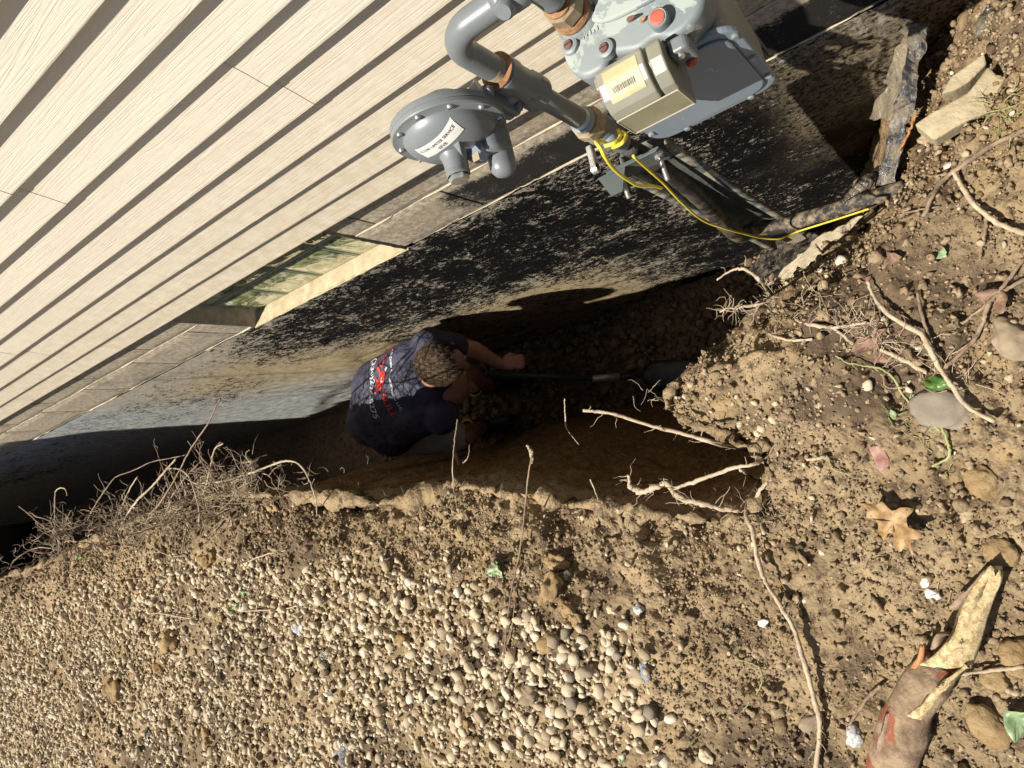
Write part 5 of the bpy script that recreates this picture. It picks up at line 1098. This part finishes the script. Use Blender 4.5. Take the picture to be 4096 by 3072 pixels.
for a in np.linspace(0,2*math.pi,25): colr.append(Vector(tuple(HC))+Vector((-.125,.0,-.125))+Vector((0,1,0))*.066*math.cos(a)+Vector((.45,0,.85)).normalized()*.060*math.sin(a))
V,Fc = tube_vf([np.array(c) for c in colr],.009,8); pchild(mesh('collar',V,Fc,'navy_collar',None,True))
pchild(blob('shorts',[((-2.80,-.37,-1.32),.11,(-2.52,-.44,-1.475),.082),((-2.78,-.19,-1.32),.11,(-2.43,-.155,-1.48),.082),((-2.75,-.27,-1.28),.13,(-2.84,-.27,-1.36),.12)],.011,'khaki_cloth',None,6,.008,16))
for fx_,fy_ in ((-2.70,-.38),(-2.58,-.16)):
    pchild(blob('boot',[((fx_-.01,fy_,-1.83),.052,(fx_-.01,fy_,-2.0),.050),((fx_-.02,fy_,-2.005),.048,(fx_+.15,fy_,-2.015),.042)],.009,'boot_leather',None,4))
    tr = [(fx_-.01+.055*math.cos(a),fy_+.052*math.sin(a),-1.82) for a in np.linspace(0,2*math.pi,21)]; V,Fc = tube_vf(np.array(tr),.006,6); pchild(mesh('boot_trim',V,Fc,'boot_trim',None,True))
# hair cap with short tufts
hc = [(hp(-.018,0,.012),(.098,.083,.112),HM)]
V,Fc = caps_vf(hc); V = np.array(V); rel = (V-HC)@HM; keep = (rel[:,0] < .052+.02*np.sin(rel[:,1]*60)) & (rel[:,2] > -.065+.9*np.maximum(rel[:,0],0)); V = V+ (V-HC)/np.linalg.norm(V-HC,axis=1,keepdims=True)*(.004*fbm(V,70,3,seed=2))[:,None]
Fk = [f for f in Fc if all(keep[i] for i in f)]; hairo = mesh('hair',V,Fk,'hair',None,True); pchild(hairo)
VV=[];FF=[];k=0; rh = random.Random(3)
for _ in range(2600):
    f = rh.choice(Fk); w_ = np.array([rh.random() for _ in range(3)]); w_/=w_.sum(); p = sum(V[f[i]]*w_[i] for i in range(3)); nrm_ = (p-HC)/np.linalg.norm(p-HC); flow = HM@np.array([.8,.25*math.sin(p[1]*80),-.1]); flow = flow-nrm_*(flow@nrm_)
    q_ = [p,p+nrm_*.006+flow*.008,p+nrm_*.008+flow*.018+np.array([rh.gauss(0,.003) for _ in range(3)])]; v,ff = tube_vf(q_,[.0011,.0009,.0003],3,False); FF += [tuple(i+k for i in g_) for g_ in ff]; VV += list(v); k += len(v)
hs = mesh('hair_strands',VV,FF,'hair',None,True); pchild(hs); hs['kind'] = 'stuff'
# face details
for s in (-1,1):
    e = hp(.088,s*.032,.005); o = mesh('eye',(I2[0]*.007+np.array(e)*1.0),I2[1],'print_white',None,True); pchild(o)
o = tube('mouth',[hp(.094,-.02,-.078),hp(.100,0,-.080),hp(.094,.02,-.078)],.004,'red_brown_leaf',None,6,10); pchild(o)
# shirt print, draped on the back along the surface normal direction
sb = bvh_of(shirt); dn = Vector((.12,.05,-1)).normalized()
tx = Vector((-.04,-1,0)).normalized(); ty = Vector((1,-.04,.22)).normalized()
def shirt_text(body,size,c,mat,arc=0,bold=.0): o = text_obj('shirt_print',body,size,c,tx,ty,mat,None,sb,dn,.0035,arc=arc,bold=bold); pchild(o)
c0 = Vector((-2.385,-.190,-.80))
shirt_text('AB Drain & Construction LLC.',.0225,c0+ty*.072,'print_white',.4,.0003)
shirt_text('NO',.054,c0-tx*.118+ty*.0,'print_red',0,.0008); shirt_text('BULL',.052,c0+tx*.100+ty*.004,'print_red',0,.0008)
shirt_text('(330)294-8275',.047,c0-ty*.092,'print_white',.5,.0006)
def shirt_poly(pts,mat,ox,oy,sc,name='shirt_print',lay=0.0):
    bm = bmesh.new(); vs = [bm.verts.new(Vector((x,y,0))) for x,y in pts]; f = bm.faces.new(vs); bmesh.ops.triangulate(bm,faces=[f]); bmesh.ops.subdivide_edges(bm,edges=bm.edges,cuts=2); bmesh.ops.triangulate(bm,faces=bm.faces)
    for v in bm.verts:
        p = c0+tx*(ox+v.co.x*sc)+ty*(oy+v.co.y*sc); h = sb.ray_cast(p-dn*.3,dn); v.co = (h[0]-dn*(.0035+lay)) if h[0] is not None else p
    me = bpy.data.meshes.new(name); bm.to_mesh(me); bm.free(); pchild(link(name,me,mat))
# red bull emblem: charging body, head, legs, white horns
shirt_poly([(-.9,.1),(-.6,.55),(-.25,.62),(.1,.75),(.45,.62),(.75,.25),(.95,-.1),(1.0,-.7),(1.15,-1.25),(.9,-1.3),(.72,-.75),(.5,-.4),(.35,-.55),(.15,-.45),(-.05,-.62),(-.3,-.35),(-.55,-.5),(-.8,-.35),(-.72,-.12)],'print_red',-.02,-.004,.046)
shirt_poly([(-.75,-.15),(-1.25,-.35),(-1.55,-.75),(-1.35,-.95),(-1.1,-.6),(-.7,-.45)],'print_red',-.02,-.004,.046)
shirt_poly([(-.1,-.4),(-.2,-.95),(-.5,-1.2),(-.35,-1.35),(.02,-1.1),(.15,-.5)],'print_red',-.02,-.004,.046)
shirt_poly([(.3,-.4),(.35,-.9),(.2,-1.15),(.42,-1.25),(.6,-.9),(.62,-.35)],'print_red',-.02,-.004,.046)
shirt_poly([(-.85,.45),(-1.05,.75),(-1.0,1.2),(-.92,.85),(-.65,.62)],'print_white',-.02,-.004,.046,lay=.0006)
shirt_poly([(-.25,.1),(.05,.05),(.25,.3),(.2,.55),(.33,.28),(.12,-.12),(-.2,-.08)],'print_white',-.02,-.004,.046,lay=.0006)
shirt_poly([(-.55,.15),(-.42,.22),(-.35,.1),(-.48,.05)],'navy_shirt',-.02,-.004,.046,lay=.0006)
per.location = tuple(SH)
# shovel
sh = empty('shovel',tuple(W(590,378,-1.62))); tag(sh,'long handled shovel with a narrow steel blade lying along the trench floor','shovel')
a_,b_,c_ = W(486,374,-1.20),W(592,378.5,-1.60),W(641,375.5,-1.78)
tube('shaft',[a_,b_],.0145,'shovel_fibre',sh,14,2); tube('ferrule',[b_,W(619,377,-1.70)],[.0165,.0195],'ferrule',sh,14,2); tube('socket',[W(618,377,-1.697),c_],[.014,.012],'shovel_steel',sh,14,2)
d = Vector(W(735,374,-1.84)-c_).normalized(); sd = Vector((0,1,0)); sd = (sd-d*sd.dot(d)).normalized(); L = (Vector(W(735,374,-1.84))-Vector(c_)).length; up = sd.cross(d); V=[]
for i,t in enumerate(np.linspace(0,1,14)):
    wd = .075*min(1,.35+t*6)*(1-.45*max(0,(t-.7)/.3)**2)
    for u in np.linspace(-1,1,9): V.append(Vector(c_)+d*L*t+sd*wd*u+up*(.018*(abs(u)**2)+.010*t*(1-abs(u))))
me = fast_mesh('blade',np.array([tuple(v) for v in V]),grid_faces(14,9)); bo = link('blade',me,'shovel_steel',sh,True); bo.modifiers.new('t','SOLIDIFY').thickness=.003

# ------------------------------------------------------------------ bare tree standing left of the view (its trunk and twigs shade the far wall and the shirt)
tree = empty('bare_tree',(-6.6,-1.7,0)); tag(tree,'bare tree standing left of the view, casting branch shadows into the trench','tree')
tube('trunk',[(-6.6,-1.7,-.1),(-6.58,-1.71,1.2),(-6.6,-1.7,2.6),(-6.55,-1.75,4.0)],[.20,.17,.15,.12],'bark',tree,20,30)
shade_boards = empty('unseen_shade_boards',(-6.6,-.87,0)); tag(shade_boards,'unseen row of boards added left of the view to shade the far wall','shade_boards')  # added out of view only to throw shade on the far wall
fx_ = -5.25; k = 0
while fx_ > -14:
    o = box('board',(fx_-.135,-.872,.02),(fx_,-.852,2.28+.02*math.sin(k*2.1)),'split_wood',shade_boards,.002,1); fx_ -= .141; k += 1
for z in (.35,1.6): box('rail',(-14,-.912,z),(-5.27,-.873,z+.09),'split_wood',shade_boards,.002,1)
for x in (-5.35,-7.6,-9.8,-12): box('post',(x-.045,-1.004,-.3),(x+.045,-.913,2.3),'split_wood',shade_boards,.002,1)
def limb(P,r0,depth,seed):
    r = random.Random(seed); tube('limb',P,[r0,r0*.6],'bark',tree,8,16,.004)
    if depth:
        Q = spline(P,16)
        for j in range(5):
            k = r.randrange(10,16); d = np.array([r.uniform(.2,1),r.gauss(0,.5),r.gauss(0,.6)]); d/=np.linalg.norm(d); l = np.linalg.norm(Q[-1]-Q[0])*.32
            q0 = np.array(Q[k]); limb([q0,q0+d*l*.5+np.array([0,0,.03]),q0+d*l+np.array([r.gauss(0,.05),r.gauss(0,.05),r.gauss(0,.05)])],r0*.45,depth-1,seed*7+j)
limb([(-6.55,-1.7,2.1),(-5.5,-1.5,2.4),(-4.8,-1.45,2.42),(-4.05,-1.45,2.38)],.010,2,3)
